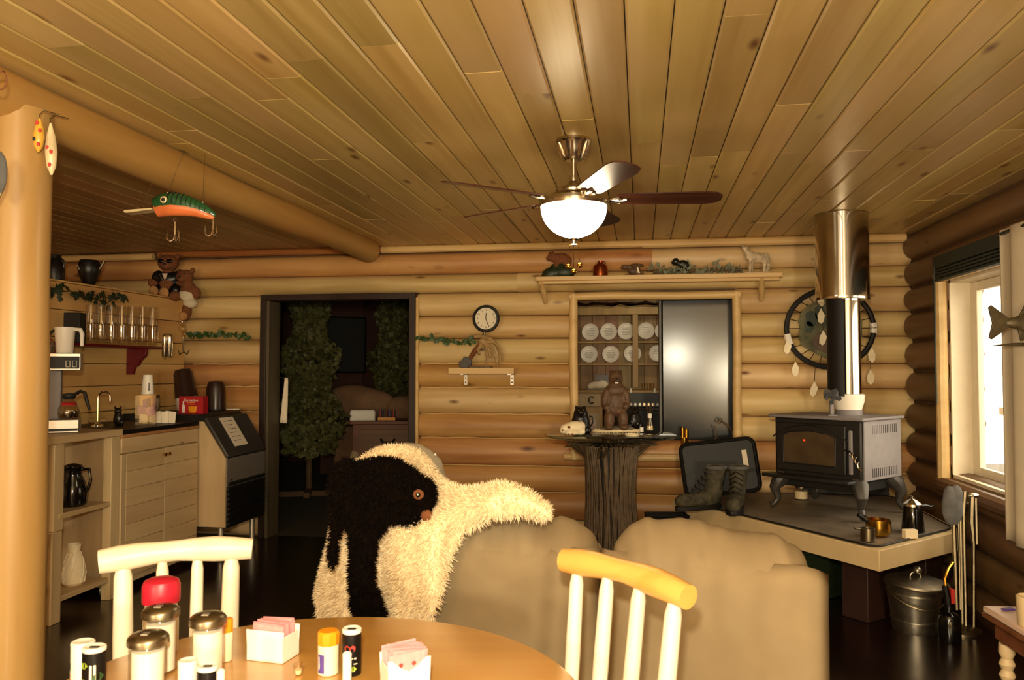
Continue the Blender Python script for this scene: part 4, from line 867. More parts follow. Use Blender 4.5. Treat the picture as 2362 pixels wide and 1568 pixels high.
q, u = onshelf(1290); t = T('bear_on_rock', 'brown bear figurine leaning on a mossy green rock', 'figurine', q)
blob('rock', [(-18, 0, 10, 22, 14, 14), (10, 0, 12, 28, 14, 16), (-2, 2, 24, 20, 11, 12), (-22, 0, 4, 22, 14, 8)], u, 3, 'greendk', t)
blob('bear', [(4, 0, 44, 20, 11, 14), (-16, -3, 48, 11, 9, 11), (-24, -5, 45, 7, 6, 6), (-14, -2, 58, 4, 3, 4), (-22, -2, 57, 3, 3, 4), (18, 0, 38, 12, 9, 14), (-6, -5, 34, 7, 6, 12)], u, 2.2, 'brown', t)
q, u = onshelf(1385); t = T('copper_jug', 'round copper jug with short neck on the long shelf', 'jug', q)
G(u).lathe([(15, 0), (17, 2), (17, 20), (15, 26), (8, 31), (6, 33), (6, 37), (5, 37), (5, 33), (0, 30)], 28).build('body', 'copper', t); G(u).tube([(6, 0, 35), (10, 0, 36), (12, 0, 30)], 1.2, 6).build('handle', 'copper', t)
q, u = onshelf(1462); t = T('eagle_figurine', 'dark eagle figurine with spread wings on the long shelf', 'figurine', q)
blob('bird', [(-2, 0, 13, 12, 7, 10), (4, 0, 20, 9, 5, 7), (-14, 0, 23, 15, 5, 4.5, 0, 10, 0), (8, 2, 26, 17, 5, 4, 0, 4, 0), (-22, 0, 20, 9, 5, 4), (10, -2, 10, 5, 4, 9, 0, 25, 0)], u, 1.5, 'bearwood', t)
G(u).prism([(7, 22), (10, 20), (14, 6), (9, 8)], -6, -5).build('white_feathers', 'cream', t); blob('perch', [(-12, 0, 2, 16, 6, 2.5), (14, 0, 3, 12, 6, 3), (20, 0, 8, 2.5, 2, 6)], u, 1.3, 'twig', t)
q, u = onshelf(1612); t = T('berry_garland', 'grey green foliage garland lying on the long shelf', 'garland', q)
leafm = G(u).add([(0, 0, 0), (7, -1, 4), (15, 0, 0), (7, 1, -4), (7, 0, 4.5)], [(0, 1, 4), (1, 2, 4), (2, 3, 4), (3, 0, 4), (0, 3, 2, 1)]).mesh('leaf'); leafm.materials.append(M['greyw'])
G(u).tube([(-105, 0, 6), (-60, 0, 9), (0, 0, 8), (60, 0, 10), (98, 0, 8)], 2.2, 6).build('stem', 'twig', t)
for k in range(190):
    x = random.uniform(-108, 96); hh = 12 + 14 * abs(math.sin(x * .045)) + 6 * math.sin(x * .21); o = bpy.data.objects.new('leaf', leafm); sc.collection.objects.link(o); o.parent = t
    o.location = Vector((x, random.uniform(-9, 9), random.uniform(1, max(6, hh)))) * u; o.rotation_euler = [random.uniform(0, 6.28) for _ in range(3)]
q, u = onshelf(1571); q.z += 12 * u; t = T('black_bear_figurine', 'small black bear figurine in the shelf garland', 'figurine', q)
blob('bear', [(4, 0, 14, 15, 8, 10), (-12, -2, 20, 8, 7, 8), (-18, -3, 18, 5, 4, 4), (-9, -1, 27, 2.5, 2, 2.5), (-14, -1, 27, 2.5, 2, 2.5), (-6, 0, 4, 5, 5, 8), (14, 0, 4, 6, 5, 8)], u, 1.6, 'bearblk', t)
q, u = onshelf(1742); t = T('wolf_figurine', 'howling grey and white wolf figurine at the shelf end', 'figurine', q)
blob('wolf', [(6, 0, 38, 20, 8, 12), (22, 0, 36, 11, 8, 14), (-10, 0, 42, 12, 8, 12), (-17, 0, 52, 7, 5, 11, 0, -25, 0), (-23, 0, 60, 6, 4.5, 5), (-28, 0, 66, 3, 2.5, 6, 0, -28, 0), (-18, 0, 64, 2.5, 2, 3), (-12, -3, 18, 4, 3.5, 18), (-7, 3, 18, 4, 3.5, 18), (20, -3, 18, 5, 3.5, 16), (25, 3, 16, 5, 3.5, 16), (31, 2, 24, 4, 3, 16)], u, 1.6, 'wolfg', t, it=3)
blob('snow_base', [(6, 0, 2, 32, 12, 3), (-14, 0, 3, 12, 9, 3), (24, 0, 3, 12, 9, 3.5)], u, 1.6, 'cream', t)
# ================================================================ clock on antlers, its shelf
Yc = BACK - .12; cq = atY(1112, 848, Yc); u = U(dep(cq))
ts = T('small_wall_shelf', 'small pale wall shelf under the antler clock', 'shelf', (cq.x, BACK - .11, cq.z))
G(u).box(-74, 78, -28, 24, -14, 0).build('shelf_board', 'trimw', ts, bevel=.003)
for x in (-44, 66): b = G(u).box(x - 4, x + 4, -22, 22, -16.5, -14).box(x - 4, x + 4, 22, 25, -40, -14).build('metal_bracket', 'steel', ts); [G(u).ell((x, 21, z), (1.6, 1.5, 1.6)).build('screw', 'ink', b) for z in (-24, -34)]
t = T('antler_clock', 'round black rimmed clock on an antler stand', 'clock', (cq.x, BACK - .12, cq.z + .001))
C = Matrix.Translation((9, 0, 113)) @ Matrix.Rotation(R(90), 4, 'X')
G(u).lathe([(24, -4), (31, -5), (32, 0), (30, 5), (26, 6), (25, 3), (25, -4)], 40, mx=C).build('clock_rim', 'black', t); G(u).lathe([(0, -3), (26, -3), (26, 2), (0, 2)], 40, mx=C).build('clock_face', 'clockf', t)
for k in range(12):
    a = R(30 * (k + 1)); text(str(k + 1), 6.5 * u, 'ink', t, ((9 + 20 * math.sin(a)) * u, -2.4 * u, (113 + 20 * math.cos(a)) * u), name='numeral')
G(u).tube([(9, -3, 113), (10, -3, 126)], .9, 5).build('hour_hand', 'ink', t); G(u).tube([(9, -3.4, 113), (16.5, -3.4, 94)], .8, 5).build('minute_hand', 'ink', t)
G(u).tube([(5, 0, 84), (5, 0, 70)], 3.5, 8).build('clock_neck', 'tin', t)
ag = G(u).tube([(-18, 0, 72), (0, -2, 72), (20, 0, 66), (36, 4, 50), (42, 6, 25), (40, 4, 2)], [5, 4, 4, 4, 3, 1.5], 8)
for pts in ([(0, 0, 60), (12, -6, 50), (14, -10, 20), (12, -10, 2)], [(4, 0, 58), (26, -4, 44), (34, -6, 20), (38, -6, 4)], [(0, 0, 58), (-8, -8, 40), (-4, -10, 30)], [(2, 0, 58), (18, -8, 40), (22, -8, 22)], [(6, 0, 60), (30, 0, 58), (44, 0, 40), (48, 2, 16)]): ag.tube(pts, [4.5, 4, 3, 1.2][:len(pts)], 8)
ag.ell((2, 0, 60), (12, 9, 9)).build('antlers', 'antler', t)
G(u).tube([(-2, 0, 58), (-16, 0, 40), (-28, 0, 22)], [5, 6, 5], 8).build('wood_limb', 'brown', t); G(u).prism([(-52, 0), (-54, 12), (-46, 18), (-42, 26), (-30, 22), (-24, 16), (-26, 4), (-34, 0)], -5, 5).build('grey_bark_piece', 'snowg', t, bevel=.003)
G(u).prism([(-30, 0), (24, 0), (20, 3), (-20, 4)], -14, 10).build('base_plate', 'twig', t)
# ================================================================ ivy
def leafmesh(u, s, m):
    o = [(0, 0), (5, -3), (9, -8), (11, -2), (17, -4), (14, 2), (22, 6), (13, 8), (15, 15), (7, 11), (0, 18), (-7, 11), (-15, 15), (-13, 8), (-22, 6), (-14, 2), (-17, -4), (-11, -2), (-9, -8), (-5, -3)]
    g = G(u); k = s / 22; n = len(o)
    v = [(0, -2.5 * k, 4 * k)] + [(x * k, (abs(x) * .12) * k, z * k) for x, z in o]
    g.add(v, [(0, i + 1, (i + 1) % n + 1) for i in range(n)]); me = g.mesh('leaf', 80); me.materials.append(M[m]); return me
def garland(label, pts, n, s, m, name, u, loc, spread=5, seed=1, rz=0):
    rnd = random.Random(seed); t = T(name, label, 'ivy', loc, rz); G(u).tube(pts, 1.1, 5).build('vine', 'greendk', t)
    mes = [leafmesh(u, s * k, m) for k in (.8, 1, 1.2)]
    for i in range(n):
        f = i / max(1, n - 1) * (len(pts) - 1); k = min(len(pts) - 2, int(f)); p = Vector(pts[k]).lerp(Vector(pts[k + 1]), f - k)
        o = bpy.data.objects.new('leaf', rnd.choice(mes)); sc.collection.objects.link(o); o.parent = t
        o.location = (p + Vector((rnd.uniform(-2, 2), rnd.uniform(-spread, 0) - 2, rnd.uniform(-spread, spread)))) * u; o.rotation_euler = (rnd.uniform(-.4, .4), rnd.uniform(-3.1, 3.1), rnd.uniform(-.6, .6))
Yi = BACK - .05
q = atY(1028, 782, Yi); u = U(dep(q)); garland('green ivy sprig running along the logs to the clock', [(-68, 0, 6), (-40, -2, 2), (-10, -2, -4), (20, -2, -8), (48, -4, -8), (70, -6, 0)], 26, 9, 'green', 'ivy_garland', u, q, 5, 2)
q = atY(503, 774, Yi); u = U(dep(q)); garland('green ivy sprig between the glass shelf and the doorway', [(-74, 0, 0), (-40, -2, 1), (0, -2, 1), (40, -2, 2), (74, -2, -2)], 28, 9, 'green', 'ivy_garland', u, q, 4, 3)
# ================================================================ twig table with its ornaments
gd = 5.72; gz = CAMZ - (1000 - 850) * U(gd); gq = at(1408, 1000, gd); tw = T('twig_table', 'round glass topped table on a trunk of bundled twigs', 'table', (gq.x, gq.y, 0), YAW)
u = U(gd); zt = gz / u; rnd = random.Random(11)
G(u).lathe([(0, zt - 7), (146, zt - 7), (150, zt - 4.5), (150, zt - 1.5), (147, zt), (0, zt)], 64).build('glass_top', 'glasst', tw)
G(u).lathe([(60, 0), (52, 120), (50, 200), (56, 290), (74, zt - 20), (40, zt - 14), (0, zt - 14)], 28).build('core', 'black', tw)
tg = []
for k in range(96):
    a = 2 * math.pi * k / 96 + rnd.uniform(-.05, .05); tw_ = rnd.uniform(-.35, .35); r = []
    for j, (z, rr) in enumerate(((0, 66), (80, 58), (170, 52), (240, 54), (300, 62), (zt - 22, 78 + rnd.uniform(-8, 30)))):
        b = a + tw_ * z / zt + rnd.uniform(-.05, .05); r.append(((rr + rnd.uniform(-2, 4)) * math.cos(b), (rr + rnd.uniform(-2, 4)) * math.sin(b), z))
    G(u).tube(r, [rnd.uniform(2.2, 4.6)] * 5 + [1.6], 5).build('twig', 'twig', tw)
for k in range(14):
    a = rnd.uniform(0, 6.28); G(u).tube([(60 * math.cos(a), 60 * math.sin(a), zt - 50), (90 * math.cos(a + .2), 90 * math.sin(a + .2), zt - 26), ((105 + 10 * rnd.random()) * math.cos(a + .3), 112 * math.sin(a + .3), zt - 14 - 14 * rnd.random())], [3.5, 3, 1.5], 5).build('twig', 'twig', tw)
def ont(px, py): q = atZ(px, py, gz + .001); return q, U(dep(q))
q, u = ont(1420, 996); rg = T('fur_mat', 'small white fur mat under the standing bear statue', 'mat', q, YAW)
fm = blob('pelt', [(0, 0, 3, 50, 26, 5), (-34, -6, 3, 22, 16, 4), (36, -4, 3, 22, 16, 4)], u, 2.5, 'fleece', rg); fur(fm, 1500, .012, 'fleece', rg, .1, 8, .002)
qb = q + Vector((0, 0, .014)); t = T('bear_statue', 'tall carved brown bear statue standing on the twig table', 'statue', qb, YAW)
blob('bear', [(0, 0, 62, 24, 18, 32), (0, -2, 90, 26, 17, 18), (0, -4, 118, 17, 15, 19), (0, -17, 115, 8, 8, 7), (-11, 0, 134, 5, 4, 5), (12, 0, 134, 5, 4, 5), (-25, -6, 72, 9, 10, 24, 0, 8, 0), (-21, -12, 52, 8, 8, 9), (25, -6, 74, 9, 10, 22, 0, -8, 0), (22, -14, 54, 8, 8, 9), (-15, -10, 26, 13, 14, 22), (15, -10, 26, 13, 14, 22), (-17, -16, 8, 12, 14, 8), (17, -16, 8, 12, 14, 8)], u, 2.2, 'bearwood', t, it=3)
blob('rock_base', [(0, 0, 3, 38, 22, 7), (-20, -8, 3, 20, 14, 6), (24, -6, 4, 18, 14, 7)], u, 3, 'stone', t)
G(u).ell((-6, -18, 119), 1.8).ell((7, -18, 119), 1.8).ell((0, -25, 117), (3, 2, 2)).build('face_features', 'bearblk', t); G(u).box(-4, 4, -24.5, -22, 107, 110).build('teeth', 'white', t)
q, u = ont(1340, 1000); t = T('bear_jug', 'black bear shaped jug with handle behind the white skull', 'jug', q, YAW)
blob('bear', [(0, 8, 24, 22, 17, 28), (0, 6, 44, 17, 15, 18), (-10, 6, 60, 4, 3, 5), (9, 6, 60, 4, 3, 5), (-1, -8, 48, 7, 6, 6), (14, 2, 8, 11, 12, 10)], u, 2, 'bearblk', t); G(u).tube([(20, 8, 40), (27, 8, 38), (28, 8, 24), (22, 8, 16)], 2, 6).build('handle', 'bearblk', t); G(u).ell((-6, -9, 54), 1.6).ell((5, -9, 54), 1.6).build('eyes', 'brass', t)
q, u = ont(1320, 1006); t = T('animal_skull', 'white bear skull ornament at the left of the twig table', 'skull', q, YAW + .25)
blob('skull', [(6, 0, 20, 26, 15, 15), (-16, -2, 18, 14, 11, 11), (-24, -2, 13, 7, 8, 7), (20, 0, 10, 12, 12, 8), (0, -2, 8, 24, 10, 5), (22, 0, 22, 10, 10, 12)], u, 2, 'cream', t); G(u).ell((-12, -12.5, 22), (4, 2, 3)).ell((-26, -9, 15), (2.5, 1.5, 2)).build('eye_socket', 'brown', t)
for x in (-20, -12, -4): G(u).ell((x, -11, 5), (1.6, 1.4, 3)).build('tooth', 'brown', t)
q, u = ont(1464, 992); t = T('dark_bear_ornament', 'small dark bear ornament right of the bear statue', 'figurine', q, YAW)
blob('bear', [(0, 8, 22, 16, 13, 22), (2, 6, 44, 10, 10, 10), (0, -2, 42, 5, 5, 5), (-6, 8, 53, 3, 2, 3), (8, 8, 53, 3, 2, 3), (-12, 0, 10, 7, 8, 10), (13, 0, 10, 7, 8, 10)], u, 2, 'bearblk', t); G(u).ell((-3, 3, 49), 2).build('eye', 'brass', t)
q, u = ont(1499, 994); t = T('reed_diffuser', 'glass reed diffuser bottle with white collar on the twig table', 'diffuser', q, YAW)
G(u).lathe([(9, 0), (10, 2), (9, 14), (5, 26), (4.5, 32), (3.5, 32), (4, 26), (8, 13), (8, 2), (0, 2)], 20).build('bottle', 'glass', t); G(u).lathe([(0, 2.5), (7.8, 2.5), (7, 12), (0, 12)], 18).build('oil', 'cream', t); G(u).lathe([(5, 30), (5, 40), (3, 40), (3, 30)], 16).build('collar', 'white', t)
for k in range(5): G(u).tube([(0, 0, 14), (-10 + 5 * k, (k % 2) * 4, 66)], .5, 4).build('reed', 'twig', t)
q, u = ont(1480, 996); G(u).lathe([(4.5, 0), (4.5, 11), (0, 11)], 14).build('tea_light', 'white', None, q, label='tiny white candle between the fur mat and the diffuser', cat='candle')
q, u = ont(1458, 1006); t = T('coaster_dish', 'shallow cream dish at the front of the twig table', 'dish', q); G(u).lathe([(14, 0), (17, 3), (18, 6), (16, 6), (14, 2), (0, 2)], 24).build('dish', 'cream', t)
# ================================================================ refrigerator, sill things
fx0 = atY(1519, 850, BACK + .27).x
fr = T('refrigerator', 'gloss black refrigerator door behind the pass-through', 'refrigerator', (fx0, BACK + .27, 0), R(-2.6))
G().box(.02, .70, .03, .62, .02, 2.2).build('cabinet', 'black', fr, bevel=.006); G().box(.032, .72, 0, .03, .03, 2.18).build('door', 'fridge', fr, bevel=.006)
G().box(0, .03, -.006, .03, .03, 2.18).build('edge_trim', 'legmetal', fr, bevel=.008)
q = Vector((atY(1579, 1040, BACK + .04).x, BACK + .04, WZ0 - .002)); u = U(dep(q)); t = T('brass_shell_holder', 'brass cartridge holder standing on the sill', 'ornament', q)
G(u).lathe([(9, 0), (9.5, 3), (9.5, 38), (0, 38)], 18).build('tube', 'brass', t)
for x, h in ((-4, 62), (5, 58)): G(u).lathe([(4.5, 36), (4.5, h - 2), (3, h), (0, h)], 12, (x, 0, 0)).build('cartridge', 'brass', t)
G(u).tube([(8, -2, 34), (12, -2, 22), (9, -2, 6)], 1, 6).build('wire_loop', 'brass', t)
q = Vector((atY(1664, 1040, BACK + .04).x, BACK + .05, WZ0 - .002)); u = U(dep(q)); t = T('iron_scroll', 'wrought iron scroll ornament leaning in the sill corner', 'ornament', q)
G(u).tube(arc((-8, 42), 34, -80, 80, 14), 1.6, 6).build('bow', 'twig', t); G(u).tube([(-2 + 8 * (1 - i / 14) * math.cos(i * .55 - 1.5), 0, 9 + 8 * (1 - i / 20) * math.sin(i * .55 - 1.5)) for i in range(13)], 1.5, 6).build('scroll', 'twig', t); G(u).tube([(-4 + 7 * (1 - i / 14) * math.cos(-i * .55 + 1.5), 0, 76 + 7 * (1 - i / 20) * math.sin(-i * .55 + 1.5)) for i in range(13)], 1.5, 6).build('scroll', 'twig', t)
G(u).tube([(-14, 0, 20), (-10, 0, 50), (-16, 0, 66)], 1.4, 6).tube([(-18, 0, 30), (-10, 0, 40), (-4, 0, 30)], 1.4, 6).build('stem', 'twig', t); G(u).box(-16, 22, -5, 5, 0, 1.8).build('foot_bar', 'twig', t)
# ================================================================ hutch in the kitchen behind
HY = 8.70; hx = lambda px: atY(px, 850, HY).x; hzz = lambda py, px=1420: atY(px, py, HY).z
hl0, hl1 = -.80, .60; h0 = T('plate_hutch', 'rustic wooden hutch with plate shelves behind the pass-through', 'hutch', ((hl0 + hl1) / 2, HY, 0)); cxh = (hl0 + hl1) / 2
for k in range(10): w_ = (hl1 - hl0) / 10; G().box(-w_ / 2 + .001, w_ / 2 - .001, -.01, .01, hzz(1000), 2.3).build('back_board', 'hutchb', h0, (hl0 + w_ * (k + .5) - cxh, .2, 0), bevel=.003)
zs = [hzz(py) for py in (787, 838)]
for z in zs: G().box(hl0 - cxh, hl1 - cxh, .0, .19, z - .02, z).build('plate_shelf', 'hutch', h0, bevel=.003)
G().box(hl0 - cxh, hl1 - cxh, -.04, .19, hzz(722) - .02, hzz(722) + .08).build('cornice', 'hutch', h0, bevel=.004)
for px in (1327, 1466): xx = hx(px) - cxh; G().box(xx - .03, xx + .03, -.03, .0, hzz(893), hzz(722)).build('front_post', 'hutch', h0, bevel=.004)
G().box(hl0 - cxh, hl1 - cxh, -.3, .19, hzz(898) - .03, hzz(898)).build('worktop', 'hutch', h0, bevel=.004)
b = G().box(hl0 - cxh, hx(1392) - cxh, -.27, .19, 0, hzz(898) - .03).build('base_cabinet', 'hutch', h0, bevel=.004)
dw_ = G().box(hx(1336) - cxh, hx(1388) - cxh, -.285, -.27, hzz(935), hzz(905)).build('drawer', 'cabh', h0, bevel=.004); xm = (hx(1336) + hx(1388)) / 2 - cxh + .03; zm = (hzz(935) + hzz(905)) / 2
G().tube([(xm + .03 * math.cos(R(a)), -.292, zm + .035 * math.sin(R(a))) for a in range(40, 321, 20)], .006, 6).build('ring_pull', 'black', dw_)
G().box(hx(1340) - cxh, hx(1386) - cxh, -.283, -.27, .3, hzz(950)).build('cupboard_door', 'cab', h0, bevel=.004); G().box(hx(1352) - cxh, hx(1378) - cxh, -.29, -.283, .4, hzz(965)).build('door_panel', 'pinktop', h0, bevel=.004)
pr_ = 20
def plate(px, py, seed, label):
    q = atY(px, py, HY + .06); u = U(dep(q)); t = T('inscribed_plate', label, 'plate', q, 0, 'handwritten plates in the hutch', rx=R(-8)); rn = random.Random(seed)
    q_ = Matrix.Rotation(R(90), 4, 'X'); G(u).lathe([(0, 0), (13, 0), (19, 3), (19.5, 4), (18.5, 3.5), (12.5, 1.2), (0, 1.2)], 28, mx=q_).build('plate', 'white', t)
    for k in range(5):
        z = 8 - k * 4; w = 11 - abs(k - 2) * 2
        G(u).tube([(-w + 2 * w * i / 14 + rn.uniform(-.3, .3), -1.6, z + rn.uniform(-.9, .9)) for i in range(15)], .35, 3).build('handwriting', 'ink', t)
for k, (px, py) in enumerate(((1362, 766), (1404, 765), (1444, 764), (1490, 763), (1530, 764), (1359, 817), (1409, 817), (1459, 816), (1517, 815))):
    row = 'upper' if k < 5 else 'lower'; o = ['first', 'second', 'third', 'fourth', 'fifth'][k if k < 5 else k - 5]
    q = plate(px, py, k, f'white plate with handwriting, {o} from the left on the {row} hutch shelf')
q = atY(1380, 893, HY - .15); q.z = hzz(898) + .001; u = U(dep(q)); t = T('napkin_holder', 'white napkins in a holder on the hutch worktop', 'napkin holder', q)
blob('napkins', [(-4, 0, 10, 20, 9, 9), (10, 0, 12, 14, 8, 10), (-18, -2, 7, 8, 7, 7)], u, 2, 'paper', t); G(u).box(-26, 24, -8, 8, 0, 2).box(-8, 24, 9, 11, 0, 34).build('holder', 'greymetal', t)
for k, px in enumerate((1484, 1496, 1504)):
    q = atY(px, 893, HY - .1); q.z = hzz(898) + .001; u = U(dep(q)); t = T('shot_glass', ['small glass left of two others on the hutch worktop', 'middle small glass of three on the hutch worktop', 'small glass nearest the refrigerator on the hutch worktop'][k], 'glass', q, 0, 'small glasses on the hutch'); G(u).lathe([(4, 0), (5, 15), (4.4, 15), (3.6, 2), (0, 2)], 14).build('glass', 'glass', t)
rg_ = T('kitchen_range', 'black and chrome kitchen range beside the hutch drawers', 'range', (hx(1482), HY - .3, 0)); zr = hzz(935)
G().box(-.3, .45, -.03, .4, 0, zr).build('body', 'black', rg_, bevel=.006); G().box(-.3, .45, -.06, -.03, zr, hzz(903)).build('control_panel', 'blkmetal', rg_, bevel=.004)
for k in range(8): G().cyl((0, 0, 0), .014, .02, 12, Matrix.Rotation(R(90), 4, 'X')).build('knob', 'chrome', rg_, (-.12 + k * .045, -.06, zr + .03))
G().tube([(-.28, -.07, zr - .02), (.42, -.07, zr - .02)], .008, 8).build('handle_rail', 'chrome', rg_)
for k in range(2): G().lathe([(.012, 0), (.012, .05), (.006, .055), (0, .055)], 12).build('pepper_mill', 'white', rg_, (-.12 + .24 * k, -.045, hzz(905)))
q = atY(1352, 695, 7.4); G().box(-.08, .08, -.06, .06, 0, .13).build('speaker_box', 'black', None, (q.x - .02, 7.4, CEIL - .30), bevel=.006, label='black box hanging under the kitchen ceiling', cat='box') if False else None
t = T('tinsel_rail', 'shiny foil garland strung above the plate hutch', 'garland', (0, HY - .1, hzz(703))); G().tube([(-.75 + .09 * i, .0, .01 * math.sin(i * 2.3)) for i in range(16)], [.022 + .006 * math.sin(i * 3) for i in range(16)], 7).build('foil', 'chrome', t, ang=10)
# ================================================================ den behind the doorway
def tree(label, px, py, dd, h, w, n, seed, stand=True):
    rn = random.Random(seed); q = at(px, py, dd); q.z = 0; t = T('potted_pine', label, 'tree', q)
    G().tube([(0, 0, .03), (.01, 0, h * .4), (0, 0, h * .95)], [.035, .03, .01], 8).build('trunk', 'bark', t)
    if stand:
        for a in (20, 110): G().box(-.38, .38, -.035, .035, 0, .06).build('stand_bar', 'bark', t, (0, 0, .0 if a == 20 else .03), (0, 0, R(a)), bevel=.004)
    V, Fc = [], []
    for i in range(n):
        z = h * (.2 + .8 * rn.random()); r = w * (.35 + .65 * (1 - (z / h - .2) / .8) ** .6) * (.35 + .65 * rn.random()) * (1 + .25 * math.sin(z * 9)); a = rn.uniform(0, 6.283)
        p = Vector((r * math.cos(a), r * math.sin(a), z)); k = len(V); s = rn.uniform(.025, .06)
        e1 = Vector((rn.uniform(-1, 1), rn.uniform(-1, 1), rn.uniform(-1, 1))).normalized() * s; e2 = e1.cross(Vector((rn.uniform(-1, 1), rn.uniform(-1, 1), rn.uniform(-1, 1)))).normalized() * s * .6
        V += [p - e1, p + e2, p + e1, p - e2]; Fc.append((k, k + 1, k + 2, k + 3))
    mm = bpy.data.meshes.new('foliage'); mm.from_pydata(V, [], Fc); mm.materials.append(M['pineg']); o = bpy.data.objects.new('foliage', mm); sc.collection.objects.link(o); o.parent = t; o['kind'] = 'stuff'
tree('dim green artificial tree on a wooden cross stand inside the doorway', 712, 1100, 9.2, 2.36, .40, 5200, 4)
tree('darker artificial tree in the den behind the couch', 905, 1000, 11.6, 2.4, .42, 4200, 5, False)
q = at(790, 795, 10.8); t = T('wall_television', 'black flat television on the den wall column', 'television', (q.x, q.y, q.z), R(38)); G().box(-.33, .33, 0, .05, -.38, .38).build('case', 'gloss', t, bevel=.006); G().box(-.31, .31, -.003, 0, -.36, .36).build('screen', 'black', t)
q = at(838, 800, 11.1); G().box(-.30, .30, 0, .2, 0, CEIL).build('wall_den_column', 'blackwall', None, (q.x - .35, q.y + .12, 0), (0, 0, R(38)), kind=ST)
q = at(880, 968, 9.5); dz = q.z; t = T('console_table', 'wooden console table with drawer and curved legs in the den', 'table', (at(905, 968, 9.5).x, q.y + .02, 0), YAW); u = U(9.5)
G(u).box(-96, 110, -40, 60, dz / u - 8, dz / u).build('tabletop', 'dtable', t, bevel=.006); G(u).box(-84, 100, -34, 54, dz / u - 78, dz / u - 8).build('apron', 'dtable', t, bevel=.004)
d_ = G(u).box(-70, 62, -38, -34, dz / u - 68, dz / u - 20).build('drawer', 'dtable', t, bevel=.004); G(u).tube([(-20, -42, dz / u - 40), (-14, -44, dz / u - 48), (6, -44, dz / u - 48), (12, -42, dz / u - 40)], 3, 6).build('pull', 'black', d_)
for x, y in ((-78, -28), (94, -28), (-78, 48), (94, 48)): G(u).tube([(x, y, dz / u - 70), (x - 10, y - 4, dz / u - 100), (x + 2, y, dz / u * .25), (x - 6, y, 2)], [10, 11, 6, 7], 8).build('leg', 'cab', t)
ty = dep(t.location); q = at(836, 965, 9.42); t2 = T('card_box', 'open white cardboard tray on the console table', 'box', (q.x, q.y, dz + .001), YAW + .2)
for a in ((-28, 28, -22, -20), (-28, 28, 20, 22), (-28, -26, -22, 22), (26, 28, -22, 22)): G(u).box(*a, 0, 22).build('side', 'white', t2)
G(u).box(-28, 28, -22, 22, 0, 1.5).build('bottom', 'white', t2)
q = at(893, 965, 9.42); t2 = T('pencil_rack', 'orange wooden rack of coloured pencils beside the white tray', 'pencil rack', (q.x, q.y, dz + .001), YAW); G(u).box(-20, 20, -10, 10, 0, 7).build('block', 'orange', t2, bevel=.002)
for k in range(12): G(u).tube([(-16 + 3 * k, 2, 6), (-16 + 3 * k, 2, 24)], 1.2, 5).build('pencil', ('redp', 'ink', 'purple', 'green', 'brown')[k % 5], t2)
t = T('den_couch', 'brown padded couch in the dark den', 'couch', (at(862, 1000, 10.25).x, at(862, 1000, 10.25).y, 0), YAW)
uu = U(10.25); blob('back_cushion', [(-30, 0, 180, 85, 30, 40), (-50, 4, 200, 60, 26, 26)], uu, 6, 'couch', t); blob('back_cushion', [(70, 0, 165, 55, 30, 36)], uu, 6, 'couch', t); G(uu).box(-90, 110, -10, 60, 0, 130).build('base', 'couch', t, bevel=.03); blob('seat_cushion', [(10, 30, 135, 95, 34, 26)], uu, 7, 'couch', t)
q = at(648, 930, 7.6); t = T('hanging_towel', 'white cloth hanging just inside the doorway', 'towel', (DX0 + .085, BACK + .19, .97), R(60)); G().grid(lambda i, j: (.012 * math.sin(i * 14), -.05 + .1 * i * (1 - j * .8) , .4 * j), 12, 10).build('cloth', 'paper', t, solid=.006, ang=80); G().ell((0, -.03, .4), .012).tube([(0, -.03, .4), (-.045, .02, .4)], .006, 6).build('hook', 'black', t)
# ================================================================ kitchen corner along the board partition
FXK = -3.29
def onX(px, py, X): q = atX(px, py, X); return q, U(dep(q))
yA, yB, yC = 3.75, atX(268, 1000, FXK).y, atX(455, 1000, FXK).y
zc = atX(273, 989, FXK).z
un = T('open_shelf_unit', 'rough pine open shelf unit under the coffee maker', 'shelf unit', (PART + .33, (yA + yB) / 2, 0)); ox, oy = PART + .33, (yA + yB) / 2
X0, X1 = PART + .004 - ox, FXK - ox
def bx(nm, x0, x1, y0, y1, z0, z1, m='cabh', par=None, bev=.004): return G().box(x0, x1, y0 - oy, y1 - oy, z0, z1).build(nm, m, par or un, bevel=bev)
bx('worktop', X0, X1 + .02, yA, yB + .04, zc - .045, zc)
bx('corner_post', X1 - .06, X1, yB - .04, yB + .04, 0, zc - .046, 'cab'); yn = atX(128, 1433, FXK).y
bx('corner_post', X1 - .05, X1, yn - .04, yn + .04, 0, .52, 'cab'); bx('corner_post', X1 - .05, X1 - .01, yn - .02, yn + .06, .52, zc - .046, 'cab')
z1 = atX(250, 1158, FXK).z; z2 = atX(245, 1335, FXK).z
for z in (z1, z2): bx('shelf_board', X0, X1 - .005, yn + .02, yB - .04, z - .03, z)
bx('back_post', X0, X0 + .05, yB - .04, yB, 0, zc - .046, 'cab'); bx('back_panel', X0, X0 + .012, yA, yB, 0, zc - .05, 'hutch')
# little slatted stand with a black bin, by the post
sd_ = T('slatted_stand', 'knotty pine slatted stand beside the open shelf unit', 'stand', (-3.47, 3.88, 0))
for x in (-.16, .16):
    for y in (-.15, .15): G().box(x - .022, x + .022, y - .022, y + .022, 0, .50).build('leg', 'plankw', sd_, bevel=.004)
for z in (.18, .44):
    for y in (-.175, .175): G().box(-.18, .18, y - .012, y + .012, z, z + .045).build('rail', 'plankw', sd_, bevel=.003)
for k in range(4): G().box(-.19, .19, -.04, .04, .50, .52).build('top_slat', 'plankw', sd_, (0, -.135 + .09 * k, 0), bevel=.003)
